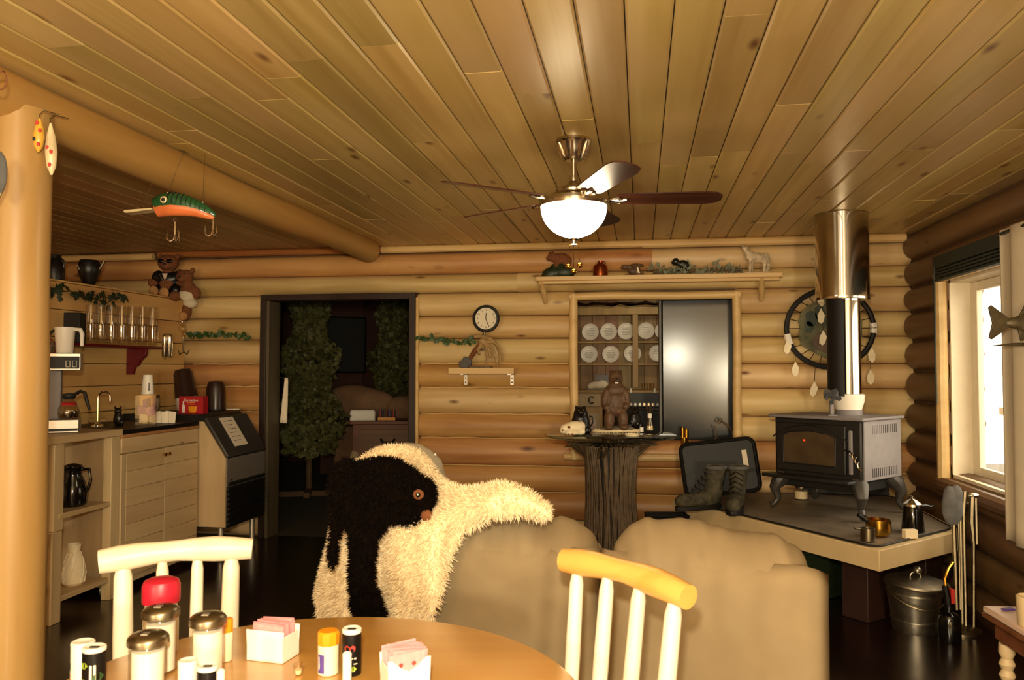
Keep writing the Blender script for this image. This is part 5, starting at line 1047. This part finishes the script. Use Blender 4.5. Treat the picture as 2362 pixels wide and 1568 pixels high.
# cabinet
cb = T('sink_cabinet', 'pale wooden sink cabinet with two plank doors', 'cabinet', (ox, (yB + yC) / 2, 0)); oy = (yB + yC) / 2; zk = atX(452, 972, FXK).z
bx('carcass', X0, X1 - .02, yB + .045, yC, .05, zk - .03, 'cab', cb); bx('dark_countertop', X0, X1 + .01, yB + .045, yC + .01, zk - .028, zk, 'plastblk', cb); bx('counter_edge', X1 - .01, X1 + .012, yB + .045, yC + .01, zk - .05, zk - .029, 'hutch', cb)
bx('face_board', X1 - .02, X1 + .006, yB + .05, yC, zk - .15, zk - .052, 'cabh', cb); bx('face_stile', X1 - .02, X1 + .01, yB + .045, yB + .09, .05, zk - .155, 'cab', cb)
ym = (yB + .09 + yC) / 2
for a, b in ((yB + .095, ym - .002), (ym + .002, yC - .005)):
    d_ = bx('door', X1 - .02, X1, a, b, .1, zk - .156, 'cab', cb)
    n = 7; hh = (zk - .156 - .1) / n
    for k in range(n): bx('door_plank', X1, X1 + .01, a + .001, b - .001, .1 + k * hh + .001, .1 + (k + 1) * hh - .001, 'cabh', d_, .002)
    s = -1 if a < ym - .1 else 1; yk = ym + (-.025 if a < ym - .1 else .025)
    G().lathe([(.006, 0), (.006, .012), (.013, .018), (.012, .026), (0, .028)], 14, mx=Matrix.Rotation(R(90), 4, 'Y')).build('knob', 'brass', d_, (X1 + .01, yk - oy, zk - .2))
# ice machine
p0 = atX(520, 1057, -3.07); iy0 = atX(520, 1217, -3.07).y; iy1 = atX(608, 1190, -3.07).y
im = T('ice_machine', 'black and steel ice machine with sloping lid beside the doorway', 'ice machine', (-3.5, (iy0 + iy1) / 2, 0)); oy = (iy0 + iy1) / 2; hy = (iy1 - iy0) / 2
zt_ = 1.10; zl = p0.z; prof = [(PART + .005 + 3.5, .25), (.43, .25), (.43, zl), (.245, zt_ - .03), (.21, zt_), (PART + .005 + 3.5, zt_)]
G().prism(prof, -hy + .02, hy).build('body', 'blkmetal', im, bevel=.004)
G().prism([(PART + .01 + 3.5, .26), (.425, .26), (.425, zl - .005), (.24, zt_ - .05), (PART + .01 + 3.5, zt_ - .05)], -hy, -hy + .02).build('wooden_side_panel', 'cab', im, bevel=.003)
lidv = Vector((.43 - .245, 0, zl - zt_ + .03)); la = math.atan2(lidv.z, lidv.x); ll = lidv.length
lid = G().box(0, ll, -hy - .005, hy + .005, 0, .025).build('sloping_lid', 'legmetal', im, (.245, 0, zt_ - .03), (0, -la, 0), bevel=.008)
pp_ = G().box(.02, ll - .07, -.15, .06, .0252, .0262).build('paper_notice', 'paper', lid)
for k in range(6): G().box(.05 + k * .035, .054 + k * .035, -.11, .02 - (k % 2) * .03, .0263, .0266).build('notice_line', 'ink', pp_)
G().box(.43, .437, -hy, hy, zl - .22, zl - .005).build('steel_band', 'steel', im, bevel=.002); G().ell((.438, -hy + .07, zl - .17), (.002, .012, .006)).build('badge', 'ink', im)
for k in range(9): G().box(-.008, .012, -hy + .015, hy - .015, -.012, .012).build('louvre', 'blkmetal', im, (.437, 0, .285 + k * .037), (0, R(28), 0), bevel=.003)
for x in (-.38, .36):
    for y in (-hy + .06, hy - .06): G().lathe([(.024, 0), (.03, .01), (.02, .02), (.02, .25), (0, .25)], 12, (x, y, 0)).build('leg', 'steel', im)
# ---- coffee maker on the worktop
CR = R(34)
q, u = onX(140, 1000, -3.45); q.z = zc + .001; cm = T('coffee_maker', 'commercial coffee maker with two warmers behind the post', 'coffee maker', (q.x, q.y - .02, zc + .001), CR)
G(u).box(-50, 42, -20, 60, 0, 30).build('base', 'steel', cm, bevel=.004); G(u).box(-46, 40, -21, -19, 4, 10).build('base_slot', 'black', cm); G(u).box(-50, 2, 20, 60, 30, 142).build('column', 'greymetal', cm, bevel=.004)
hd_ = G(u).box(-50, 44, -18, 60, 142, 182).build('brew_head', 'steel', cm, bevel=.005); G(u).box(-48, 41, -19.5, -18, 146, 174).build('control_panel', 'black', cm)
for k in range(2): G(u).tube([(14 + 13 * k, -20, 150), (22 + 13 * k, -20, 150), (22 + 13 * k, -20, 164), (14 + 13 * k, -20, 164), (14 + 13 * k, -20, 150)], .8, 4).build('switch', 'white', cm)
def carafe(loc, u, label, rz):
    t = T('coffee_carafe', label, 'carafe', loc, rz, 'glass coffee carafes')
    G(u).lathe([(16, 0), (22, 4), (24, 14), (22, 26), (15, 38), (11, 44), (11, 50), (10, 50), (10, 44), (14, 37), (21, 25), (22, 14), (20, 5), (0, 2)], 22).build('glass_bowl', 'glass', t); G(u).lathe([(0, 2.5), (19, 5), (21.5, 14), (21, 18), (0, 18)], 20).build('coffee', 'coffee', t)
    G(u).lathe([(12, 46), (15, 52), (14, 58), (0, 60)], 20).build('collar', 'black', t); G(u).lathe([(17.5, 32), (16.6, 36), (14.4, 38.5)], 20).build('red_band', 'boxred', t)
    G(u).tube([(10, 0, 55), (26, 0, 64), (36, 0, 60), (42, 0, 40), (48, 0, 22)], [4, 4, 4.5, 4, 3], 7).build('handle', 'black', t)
carafe(Vector((q.x, q.y - .02, zc + .001)) + Matrix.Rotation(CR, 3, 'Z') @ Vector((20 * u, 0, 30 * u + .0005)), u, 'glass carafe of coffee on the lower warmer', YAW); zh = zc + .001 + 182 * u + .001
c_ = Matrix.Rotation(CR, 4, 'Z') @ Vector((-32 * u, 24 * u, 0)); carafe(Vector((q.x + c_.x, q.y - .02 + c_.y, zh)), u * .85, 'glass carafe on top of the coffee maker beside the post', YAW + .3)
c_ = Matrix.Rotation(CR, 4, 'Z') @ Vector((8 * u, 18 * u, 0)); t = T('plastic_pitcher', 'grey plastic pitcher standing on top of the coffee maker', 'pitcher', (q.x + c_.x, q.y - .02 + c_.y, zh), YAW)
G(u).lathe([(17, 0), (18, 2), (22, 60), (20, 60), (16, 4), (0, 3)], 22).build('jug', 'white', t); G(u).tube([(20, 0, 56), (36, 0, 54), (40, 0, 44), (40, 0, 16)], [4, 5, 5, 4], 8).build('handle', 'white', t)
# ---- sink tap
q, u = onX(225, 985, -3.55); q.z = zc + .001; t = T('sink_tap', 'chrome gooseneck tap with crystal handles', 'tap', q, YAW)
G(u).lathe([(14, 0), (13, 4), (6, 6), (4, 12), (0, 12)], 18).build('base', 'chrome', t); G(u).tube([(0, 0, 8), (0, 0, 66)] + arc((14, 66), 14, 180, 0, 10) + [(28, 0, 58)], 2.6, 8).build('spout', 'chrome', t)
for s in (-1, 1): G(u).ell((s * 13, -3, 14), (8, 7, 8)).build('crystal_handle', 'glass', t)
# ---- acrylic packet box etc on dark counter
q, u = onX(340, 985, -3.50); q.z = zk + .001; t = T('acrylic_organizer', 'clear acrylic organizer box filled with tea packets', 'organizer', q, R(-62))
for a in ((-40, 40, -22, -20.5), (-40, 40, 20.5, 22), (-40, -38.5, -22, 22), (38.5, 40, -22, 22), (-1, .5, -20, 20)): G(u).box(*a, 0, 66).build('panel', 'clearp', t)
G(u).box(-40, 40, -22, 22, 0, 2).build('bottom', 'clearp', t)
rn = random.Random(3); og = Matrix.Translation(q) @ Matrix.Rotation(R(-62), 4, 'Z')
first = None
for k in range(14):
    loc = og @ (Vector((rn.uniform(-30, 30), rn.uniform(-14, 14), 3 + (k % 3) * 17)) * u); m = ('paper', 'lilac', 'lilac')[k % 3]
    G(u).box(-9, 9, -1.2, 1.2, 0, 20).build('tea_packet', m, None, loc, (rn.uniform(-.2, .2), rn.uniform(-.3, .3), rn.uniform(0, 3)), label=('white' if m == 'paper' else 'lilac') + ' tea packet inside the acrylic organizer', cat='packet', group=('white' if m == 'paper' else 'lilac') + ' packets in the organizer')
q2, u2 = onX(372, 978, -3.42); q2.z = zk + .001
for k in range(3): G(u2).box(-12, 12, -1.5, 1.5, 0, 28).build('snack_wrapper', 'paper', None, q2 + Vector((.03 * k - .02, .035 * k - .03, 0)), (R(-16), R(10 * (k - 1)), R(20 + 14 * k)), bevel=.002, label=['pale wrapper leaning at the left of the acrylic organizer corner', 'pale wrapper between two others beside the acrylic organizer', 'pale wrapper nearest the red carton'][k], cat='wrapper')
qc = og @ (Vector((6, 0, 68)) * u); t = T('paper_cup_stack', 'upside down stack of white paper cups on the organizer', 'cups', qc, YAW)
for k in range(3): G(u).lathe([(14 - .4 * k, 0), (10, 30), (0, 30)], 20, (0, 0, 7 * k)).build('cup', 'white', t)
G(u).add([(x, -12.8 + z * .1, z) for x, z in ((0, 8), (10, 8), (9, 26), (0, 26))], [(0, 1, 2, 3)]).build('printed_panel', 'greymetal', t); G(u).box(-14, 14, -14, 14, -1.8, -.2).build('cup_tray', 'clearp', t)
q, u = onX(272, 985, -3.62); q.z = zk + .001; t = T('bear_creamer', 'small dark bear shaped creamer beside the tap', 'creamer', q, YAW); blob('bear', [(0, 0, 14, 11, 9, 16), (0, -2, 32, 8, 7, 8), (-7, 0, 40, 3, 2, 4), (6, 0, 40, 3, 2, 4), (9, -3, 6, 7, 6, 7)], u, 1.6, 'bearblk', t); G(u).ell((-7, -1, 43), 1.5).ell((6, -1, 43), 1.5).build('ear_tips', 'boxred', t)
# things on the ice machine top
def onI(px, dx=0): q, u = onX(px, 955, -3.55 + dx); q.z = zt_ + .001; return q, u
q, u = onI(446, .12); t = T('drink_mix_box', 'red carton of hot drink mix on the ice machine', 'carton', q, YAW - R(6))
G(u).box(-29, 29, -12, 12, 0, 40).build('carton', 'boxred', t, bevel=.001); text('Carnation', 8.5 * u, 'white', t, (0, -12.4 * u, 31 * u)); G(u).box(-9, 9, -12.5, -12.1, 25, 26.5).box(-9, 9, -12.5, -12.1, 21.5, 23).build('printed_bar', 'orange', t)
m_ = G(u).lathe([(6, 0), (9, 3), (10, 14), (9, 14), (8, 4), (0, 3)], 18, (4, -12.2, 3), None, 1, .08).build('printed_mug', 'orange', t); G(u).lathe([(3.5, 0), (3.5, 14), (1.5, 20), (1.5, 26), (0, 26)], 14, (-18, -12.2, 3), None, 1, .1).build('printed_bottle', 'white', t)
q, u = onI(434, -.14); q.z += .014; t = T('cup_dispenser', 'tilted brown domed cup dispenser behind the red carton', 'dispenser', q, YAW, ry=R(-9))
G(u).lathe([(24, 0), (23, 30), (0, 30)], 24).build('white_base', 'white', t); G(u).lathe([(26, 28), (25, 30), (21, 84), (17, 92), (0, 95)], 28).build('dome', 'dome', t)
q, u = onI(497, .02); t = T('cup_dispenser', 'upright brown domed dispenser right of the red carton', 'dispenser', q, YAW); G(u).lathe([(22, 0), (22, 3), (21, 50), (17, 64), (12, 67), (0, 68)], 28).build('dome', 'dome', t); G(u).lathe([(23, 0), (23, 3), (0, 3)], 24).build('base_ring', 'black', t)
q, u = onI(470, -.30); t = T('paper_towel_roll', 'white paper roll standing behind the dispensers', 'paper roll', q); G(u).lathe([(5, 0), (15, 0), (15, 72), (5, 72)], 22).build('roll', 'white', t); G(u).lathe([(5, 0), (5, 74), (4, 74)], 12).build('core_tube', 'tan', t)
q, u = onI(535, .1); G(u).box(-18, 18, -10, 10, 0, 2).build('paper_stack', 'paper', None, q, (0, 0, .3), label='few loose white papers at the corner of the ice machine', cat='papers')
# ---- maroon shelf of glasses
SX = -3.76; zs_ = atX(270, 795, SX).z; ya = 3.9; yb = atX(388, 797, SX).y
ms = T('glass_shelf', 'maroon painted wall shelf holding the glasses', 'shelf', (PART, (ya + yb) / 2, zs_)); oy = (ya + yb) / 2
G().box(.001, SX - PART, ya - oy, yb - oy, -.02, 0).build('shelf_board', 'maroon', ms, bevel=.004)
for px in (345, 160):
    yy = atX(px, 830, SX).y - oy; G().prism([(.001, -.02), (.17, -.02), (.165, -.07), (.12, -.11), (.1, -.15), (.07, -.165), (.06, -.22), (.001, -.22)], yy - .014, yy + .014).build('bracket', 'maroon', ms, bevel=.004)
names = ['first', 'second', 'third', 'fourth', 'fifth', 'sixth', 'seventh', 'eighth']
gx = (PART + SX) / 2 + .02
for k in range(7):
    px = 208 + 24 * k; q, u = onX(px, 795, gx); q.z = zs_ + .001; t = T('goblet' if k < 4 else 'beer_mug', f'{names[k]} drinking glass from the left on the lower row of the maroon shelf', 'glass', q, 0, 'glasses standing on the maroon shelf')
    G(u).lathe([(9, 0), (10, 2), (11, 20), (11.5, 46), (10.3, 46), (9.8, 20), (8, 4), (0, 4)], 20).build('glass', 'glass', t)
    if k >= 4: G(u).tube([(10.8, -3, 36), (17, -6, 34), (17, -6, 14), (10.8, -3, 10)], 1.8, 7).build('handle', 'glass', t)
    t = T('tumbler', f'{names[k]} upturned tumbler from the left on the upper row of glasses', 'glass', (q.x, q.y, zs_ + .002 + 46 * u + .0022), 0, 'upturned tumblers on the glasses')
    G(u).lathe([(11.5, 0), (10.4, 44), (0, 44.5), (0, 42), (9.4, 41), (10.5, 0)], 20).build('glass', 'glass', t); G(u).lathe([(11.6, 0), (11.9, 1.5), (11.4, 3)], 20).build('rim', 'glass', t)
q, u = onX(172, 790, gx); q.z = zs_ + .001; G(u).box(-19, 19, -14, 14, 0, 70).build('speaker_box', 'black', None, q, (0, 0, YAW), bevel=.004, label='black upright speaker box on the maroon shelf', cat='speaker')
q, u = onX(377, 776, SX + .03); t = T('shaker_tin', 'chrome bar strainers hanging on the end of the maroon shelf', 'bar tools', (q.x, q.y + .05, q.z))
for x in (-6, 6): G(u).lathe([(5, -48), (6, -46), (5.5, 0), (0, 0)], 14, (x, 0, 0)).build('metal_tube', 'chrome', t)
G(u).tube([(-10, 0, 2), (-6, 0, 6), (6, 0, 6), (12, 0, 2), (14, 0, -20), (12, 0, -44)], 1.2, 5).build('wire_hanger', 'tin', t)
q, u = onX(420, 752, PART + .06); t = T('glass_wall_hook', 'round glass ornament above a wire hook at the partition corner', 'wall hook', q); G(u).ell((0, 0, 10), (10, 9, 10)).ell((3, -2, -6), (10, 9, 10)).ell((6, 0, -18), (7, 6, 7)).build('glass_balls', 'glass', t); G(u).tube([(4, 0, -24), (2, -2, -36), (8, -6, -60), (-2, -6, -66), (-6, -4, -56)], 1.2, 6).tube([(8, -2, -60), (18, -8, -66), (22, -8, -56)], 1.2, 6).build('wire_hook', 'tin', t)
# ---- shelf unit contents
def onS(px, X, z): l, f, uu = ray(px, 1100); q = atX(px, 1100, X); q.z = z + .001; return q, U(dep(q))
def jug(px, X, z, h, m, label, ln, rz):
    q, u = onS(px, X, z); t = T('thermal_carafe', label, 'carafe', q, rz); s = h / 96
    G(u).lathe([(26 * s, 0), (30 * s, 4 * s), (33 * s, 26 * s), (28 * s, 52 * s), (19 * s, 72 * s), (20 * s, 82 * s), (24 * s, 90 * s), (0, 92 * s)], 28).build('body', m, t)
    G(u).lathe([(20 * s, 88 * s), (20 * s, 94 * s), (8 * s, 98 * s), (0, 99 * s)], 22).build('lid', m, t); G(u).tube([(18 * s, 0, 84 * s), (38 * s, 0, 86 * s), (42 * s, 0, 60 * s), (36 * s, 0, 40 * s), (29 * s, 0, 30 * s)], 3.6 * s, 8).build('handle', m, t)
    G(u).tube([(-18 * s, 0, 80 * s), (-30 * s, 0, 88 * s)], [7 * s, 4 * s], 8).build('spout', m, t)
jug(168, -3.42, z1, 94, 'gloss', 'glossy black thermal carafe on the middle shelf', 0, YAW)
jug(196, -3.68, z1, 100, 'cream', 'white thermal carafe behind the black one', 0, YAW)
q, u = onS(174, -3.40, z2); t = T('white_pitcher', 'white ribbed pitcher on the bottom shelf', 'pitcher', q, YAW)
G(u).lathe([(18, 0), (24, 6), (26, 26), (20, 54), (13, 74), (15, 92), (13, 92), (11, 74), (0, 60)], 28).build('body', 'cream', t)
for k in range(12): a = R(30 * k); G(u).tube([(24 * math.cos(a), 24 * math.sin(a), 6), (26 * math.cos(a + .3), 26 * math.sin(a + .3), 26), (20 * math.cos(a + .7), 20 * math.sin(a + .7), 54), (13.4 * math.cos(a + 1), 13.4 * math.sin(a + 1), 74)], 1.2, 4).build('rib', 'cream', t)
q, u = onS(204, -3.6, z2); t = T('green_hose', 'curved green plastic tube on the bottom shelf', 'hose', q, YAW); G(u).tube([(6, 0, 8), (-6, 0, 40), (-8, 0, 80), (4, 0, 110), (20, 0, 124), (34, 0, 122)], [7, 8, 8, 8, 7, 6], 10).build('tube', 'greenp', t); G(u).lathe([(9, 0), (9, 8), (0, 8)], 12, (6, 0, 0)).build('foot', 'greenp', t)
q, u = onS(226, -3.72, z1); t = T('wire_rack', 'white wire rack frame at the back of the shelf unit', 'rack', q, YAW); G(u).tube([(-20, 0, 0), (-14, 0, 112), (22, 0, 112), (26, 0, 0)], 2.6, 6).tube([(4, 0, 112), (10, 0, 0)], 2.2, 6).build('frame', 'white', t)
zb_ = .5
t = T('trash_bin', 'black bin on the slatted stand behind the log post', 'bin', (-3.36, 3.93, .521), 0)
G().lathe([(.075, 0), (.085, zb_), (.078, zb_), (.068, .02), (0, .02)], 24).build('body', 'plastblk', t); G().lathe([(.09, zb_), (.09, zb_ + .02), (.076, zb_ + .02), (.076, zb_)], 24).build('rim', 'plastblk', t)
# ================================================================ partition ledge
def onL(px, X=-4.08): q, u = onX(px, 670, X); q.z = pz + .001; return q, u
q, u = onL(388, -4.02); t = T('jacket_bear', 'teddy bear in black leather jacket and dark glasses on the ledge', 'teddy bear', q, YAW)
blob('body', [(0, 0, 34, 22, 18, 30), (0, -2, 80, 24, 20, 20), (-20, 2, 96, 7, 4, 7), (20, 2, 96, 7, 4, 7), (2, -17, 72, 12, 9, 9), (-34, -4, 34, 12, 11, 10), (34, -4, 34, 12, 11, 10), (-18, -20, 8, 12, 20, 10), (24, -18, 2, 14, 18, 12)], u, 3, 'brown', t)
blob('leather_jacket', [(0, 1, 42, 26, 19, 20), (-24, 0, 48, 14, 13, 16, 0, 25, 0), (24, 0, 48, 14, 13, 16, 0, -25, 0), (-16, -4, 18, 14, 12, 14), (18, -4, 16, 16, 14, 16)], u, 3, 'leather', t)
G(u).prism([(-6, 54), (7, 54), (1, 38)], -21.5, -19).build('white_bib', 'pinktop', t); G(u).tube([(-12, -20.5, 52), (-2, -22, 36), (-2, -22, 22)], 1, 5).build('zip', 'chrome', t)
for x in (-9, 10): G(u).ell((x, -21, 82), (8, 3, 5)).build('sunglass_lens', 'gloss', t)
G(u).ell((2, -26, 75), (3, 2, 2.5)).build('nose', 'ink', t)
for x, z in ((-20, 6), (4, 2)): G(u).ell((x + 2, -36, z + 6), (11, 3, 12)).build('paw_pad', 'tan', t)
q = at(432, 692, 6.86); u = U(6.86); t = T('hanging_teddy', 'smaller brown teddy in white clothes hanging off the ledge end', 'teddy bear', q, YAW)
blob('body', [(2, 0, 20, 20, 14, 24), (-6, -2, 54, 20, 16, 17), (-20, 0, 68, 6, 4, 6), (12, 0, 70, 6, 4, 6), (-8, -16, 48, 10, 8, 8), (22, -2, 16, 10, 9, 14), (0, -2, -24, 11, 12, 20), (-2, -10, -38, 12, 10, 12)], u, 3, 'brown', t); blob('white_outfit', [(0, 0, 12, 21, 16, 15), (8, -2, -8, 17, 14, 12)], u, 3, 'curtain', t)
G(u).ell((-10, -23, 51), (3, 2, 2.5)).ell((-15, -18, 59), 1.8).ell((-1, -18, 59), 1.8).build('face_features', 'ink', t); G(u).ell((-2, -19, -38), (10, 3, 10)).build('paw_pad', 'tan', t); G(u).tube([(2, 8, 40), (0, 14, 56)], 1, 4).build('hanging_loop', 'tin', t)
q, u = onL(205); t = T('glass_pitcher', 'dark brown glass pitcher with white scribbles on the ledge', 'pitcher', q, YAW)
G(u).lathe([(14, 0), (12, 4), (22, 30), (26, 46), (20, 62), (18, 62), (24, 46), (20, 30), (10, 6), (0, 5)], 24).build('body', 'bearblk', t); G(u).tube([(18, 0, 36), (26, 0, 46), (34, 0, 60)], [3, 3, 4], 7).build('handle', 'tin', t)
G(u).tube([(-18 + 3 * i, -23 + abs(i - 4) * .6, 44 + 6 * math.sin(i * 2.2)) for i in range(10)], .9, 4).build('white_scribble', 'paper', t)
q, u = onL(125); t = T('dark_vase', 'pair handled dark vase on the ledge next to the log post', 'vase', q, YAW); G(u).lathe([(16, 0), (20, 4), (22, 26), (17, 46), (11, 54), (14, 62), (11, 62), (8, 54), (0, 48)], 24).build('body', 'bearblk', t); G(u).tube([(12, 0, 56), (22, 0, 48), (20, 0, 34)], 2.4, 6).tube([(-12, 0, 56), (-22, 0, 48), (-20, 0, 34)], 2.4, 6).build('handle', 'bearblk', t)
q, u = onX(200, 680, PART + .03); garland('trailing dark ivy spilling over the ledge above the glasses', [(-150, -2, 10), (-105, -4, -4), (-60, -5, 4), (-15, -5, -10), (20, -5, -6), (60, -5, -16), (90, -5, 0), (128, -5, 4)], 26, 17, 'greendk', 'ivy_garland', u, q, 12, 9, R(90))
q, u = onL(235, -4.06); G(u).box(-22, 30, -8, 8, 0, 3).build('folded_paper', 'paper', None, q, (0, 0, YAW + .9), label='flat folded paper lying on the ledge beside the dark pitcher', cat='paper')
# ================================================================ lures
q = at(428, 480, 3.62); u = U(3.62); lu = T('giant_lure', 'giant green striped fishing lure hanging from the beam', 'fishing lure', q, YAW)
prof_ = [(-72, -6, 3), (-68, 0, 22), (-50, 6, 27), (-28, 8, 27), (0, 5, 24), (28, -2, 18), (52, -12, 12), (66, -18, 7), (70, -20, 2)]
G(u).tube([(x, 0, z + 2) for x, z, r in prof_], [r for x, z, r in prof_], 18, sq=(.62, 1)).build('body', 'lureg', lu)
G(u).tube([(x, 0, z - 4) for x, z, r in prof_[1:-1]], [r * .86 for x, z, r in prof_[1:-1]], 18, sq=(.70, .93)).build('belly', 'lureo', lu)
for k in range(10):
    x = -34 + k * 10.5; z, r = interp([(a, b, c) for a, b, c in prof_], x); w_ = [(x - 3 * math.cos(R(a)), -(r * .645) * math.cos(R(a)), z + 2 + r * 1.0 * math.sin(R(a))) for a in range(-5, 96, 12)]; G(u).tube(w_, [1.0 + .12 * i for i in range(len(w_))], 5).build('stripe', 'ink', lu)
for m, r_, y in (('lurey', 9, -15.5), ('cream', 7.5, -17), ('ink', 4.6, -19)): G(u).ell((-44, y, 16), (r_, 2.5, r_)).build('eye', m, lu)
G(u).prism([(-72, -2), (-72, -6), (-132, -14), (-138, -11), (-134, -7)], -16, 16).build('diving_lip', 'lurew', lu, bevel=.002)
def hook(x, z, nm='treble_hook'):
    h = G(u).tube(arc((x, z), 4, 0, 360, 12, 0), 1, 5).tube([(x, 0, z - 4), (x, 0, z - 40)], 1.8, 6).build(nm, 'chrome', lu)
    for a in (200, 320, 80): ca, sa = math.cos(R(a)), math.sin(R(a)); G(u).tube([(x, 0, z - 34), (x + 3 * ca, 3 * sa, z - 46), (x + 10 * ca, 10 * sa, z - 50), (x + 17 * ca, 17 * sa, z - 44), (x + 17 * ca, 17 * sa, z - 24)], [1.8, 1.8, 1.8, 1.6, .5], 6).build('barb', 'chrome', h)
hook(-24, -28); hook(64, -16)
for x, z, tx, tz_ in ((-42, 36, -6, 108), (40, 14, 40, 100), (-100, 0, -50, 128)): l_ = G(u).tube([(x, 0, z), (tx, 6, tz_ + 30)], .5, 4).build('hanging_line', 'tin', lu); G(u).ell((x, 0, z), 2.5).build('eyelet', 'chrome', l_)
G(u).ell((-102, 0, -4), (5, 5, 7)).build('lip_clip', 'chrome', lu)
def plug(px, py, L, w, m, label, spots, tilt, d=2.70):
    q = at(px, py, d); u = U(d); t = T('hanging_lure', label, 'fishing lure', q, YAW, ry=R(tilt))
    G(u).tube([(0, 0, 0), (0, 0, -L * .25), (0, 0, -L * .55), (0, 0, -L * .85), (0, 0, -L)], [2, w * .36, w * .5, w * .36, 2], 14, sq=(.5, 1) if False else None).build('body', m, t)
    for x, z, mm in spots: G(u).ell((x, -w * .42, -z), (4, 3, 5)).build('spot', mm, t)
    G(u).tube([(0, 0, 0), (-1, 0, 10), (4, 8, 22), (8, 60, 30)], 1.2, 5).build('wire_loop', 'tin', t)
plug(92, 274, 78, 26, 'lurey', 'yellow fishing lure with red spots hanging at the post top', [(0, 12, 'redp'), (-4, 50, 'ink'), (6, 62, 'redp'), (8, 30, 'redp')], 2)
plug(117, 284, 122, 27, 'lurew', 'longer cream fishing lure with pink marks beside the yellow one', [(-2, 60, 'redp'), (6, 70, 'redp'), (2, 100, 'redp')], -2, 2.79)
q = at(-6, 400, 2.44); u = U(2.44); t = T('bark_mask', 'grey weathered bark disc fixed on the log post', 'wall decor', q, YAW); blob('disc', [(0, 0, 0, 24, 8, 56), (8, -2, 26, 14, 7, 20), (6, -2, -30, 14, 7, 20)], u, 3, 'snowg', t); G(u).tube([(4, 0, -60), (14, -3, -40)], 2, 5).build('thong', 'tin', t)
q = at(2, 186, 2.3); u = U(2.3); t = T('iron_ring', 'rusty iron ring hung on the beam end', 'ring', (q.x, q.y, q.z), YAW); G(u).tube([(13 * math.cos(R(a)), 0, 21 * math.sin(R(a))) for a in range(0, 361, 20)], 2, 6).build('ring', 'brown', t); G(u).tube([(0, 0, 21), (0, 4, 24), (0, 12, 24)], 2, 6).build('nail', 'blkmetal', t)
q = atZ(237, 1362, 0); u = U(dep(q)); G(u).prism([(-6, 0), (6, 0), (4, 7), (-3, 8)], -5, 5).build('paper_scrap', 'paper', None, q, label='tiny white scrap on the dark floor under the shelf unit', cat='scrap')
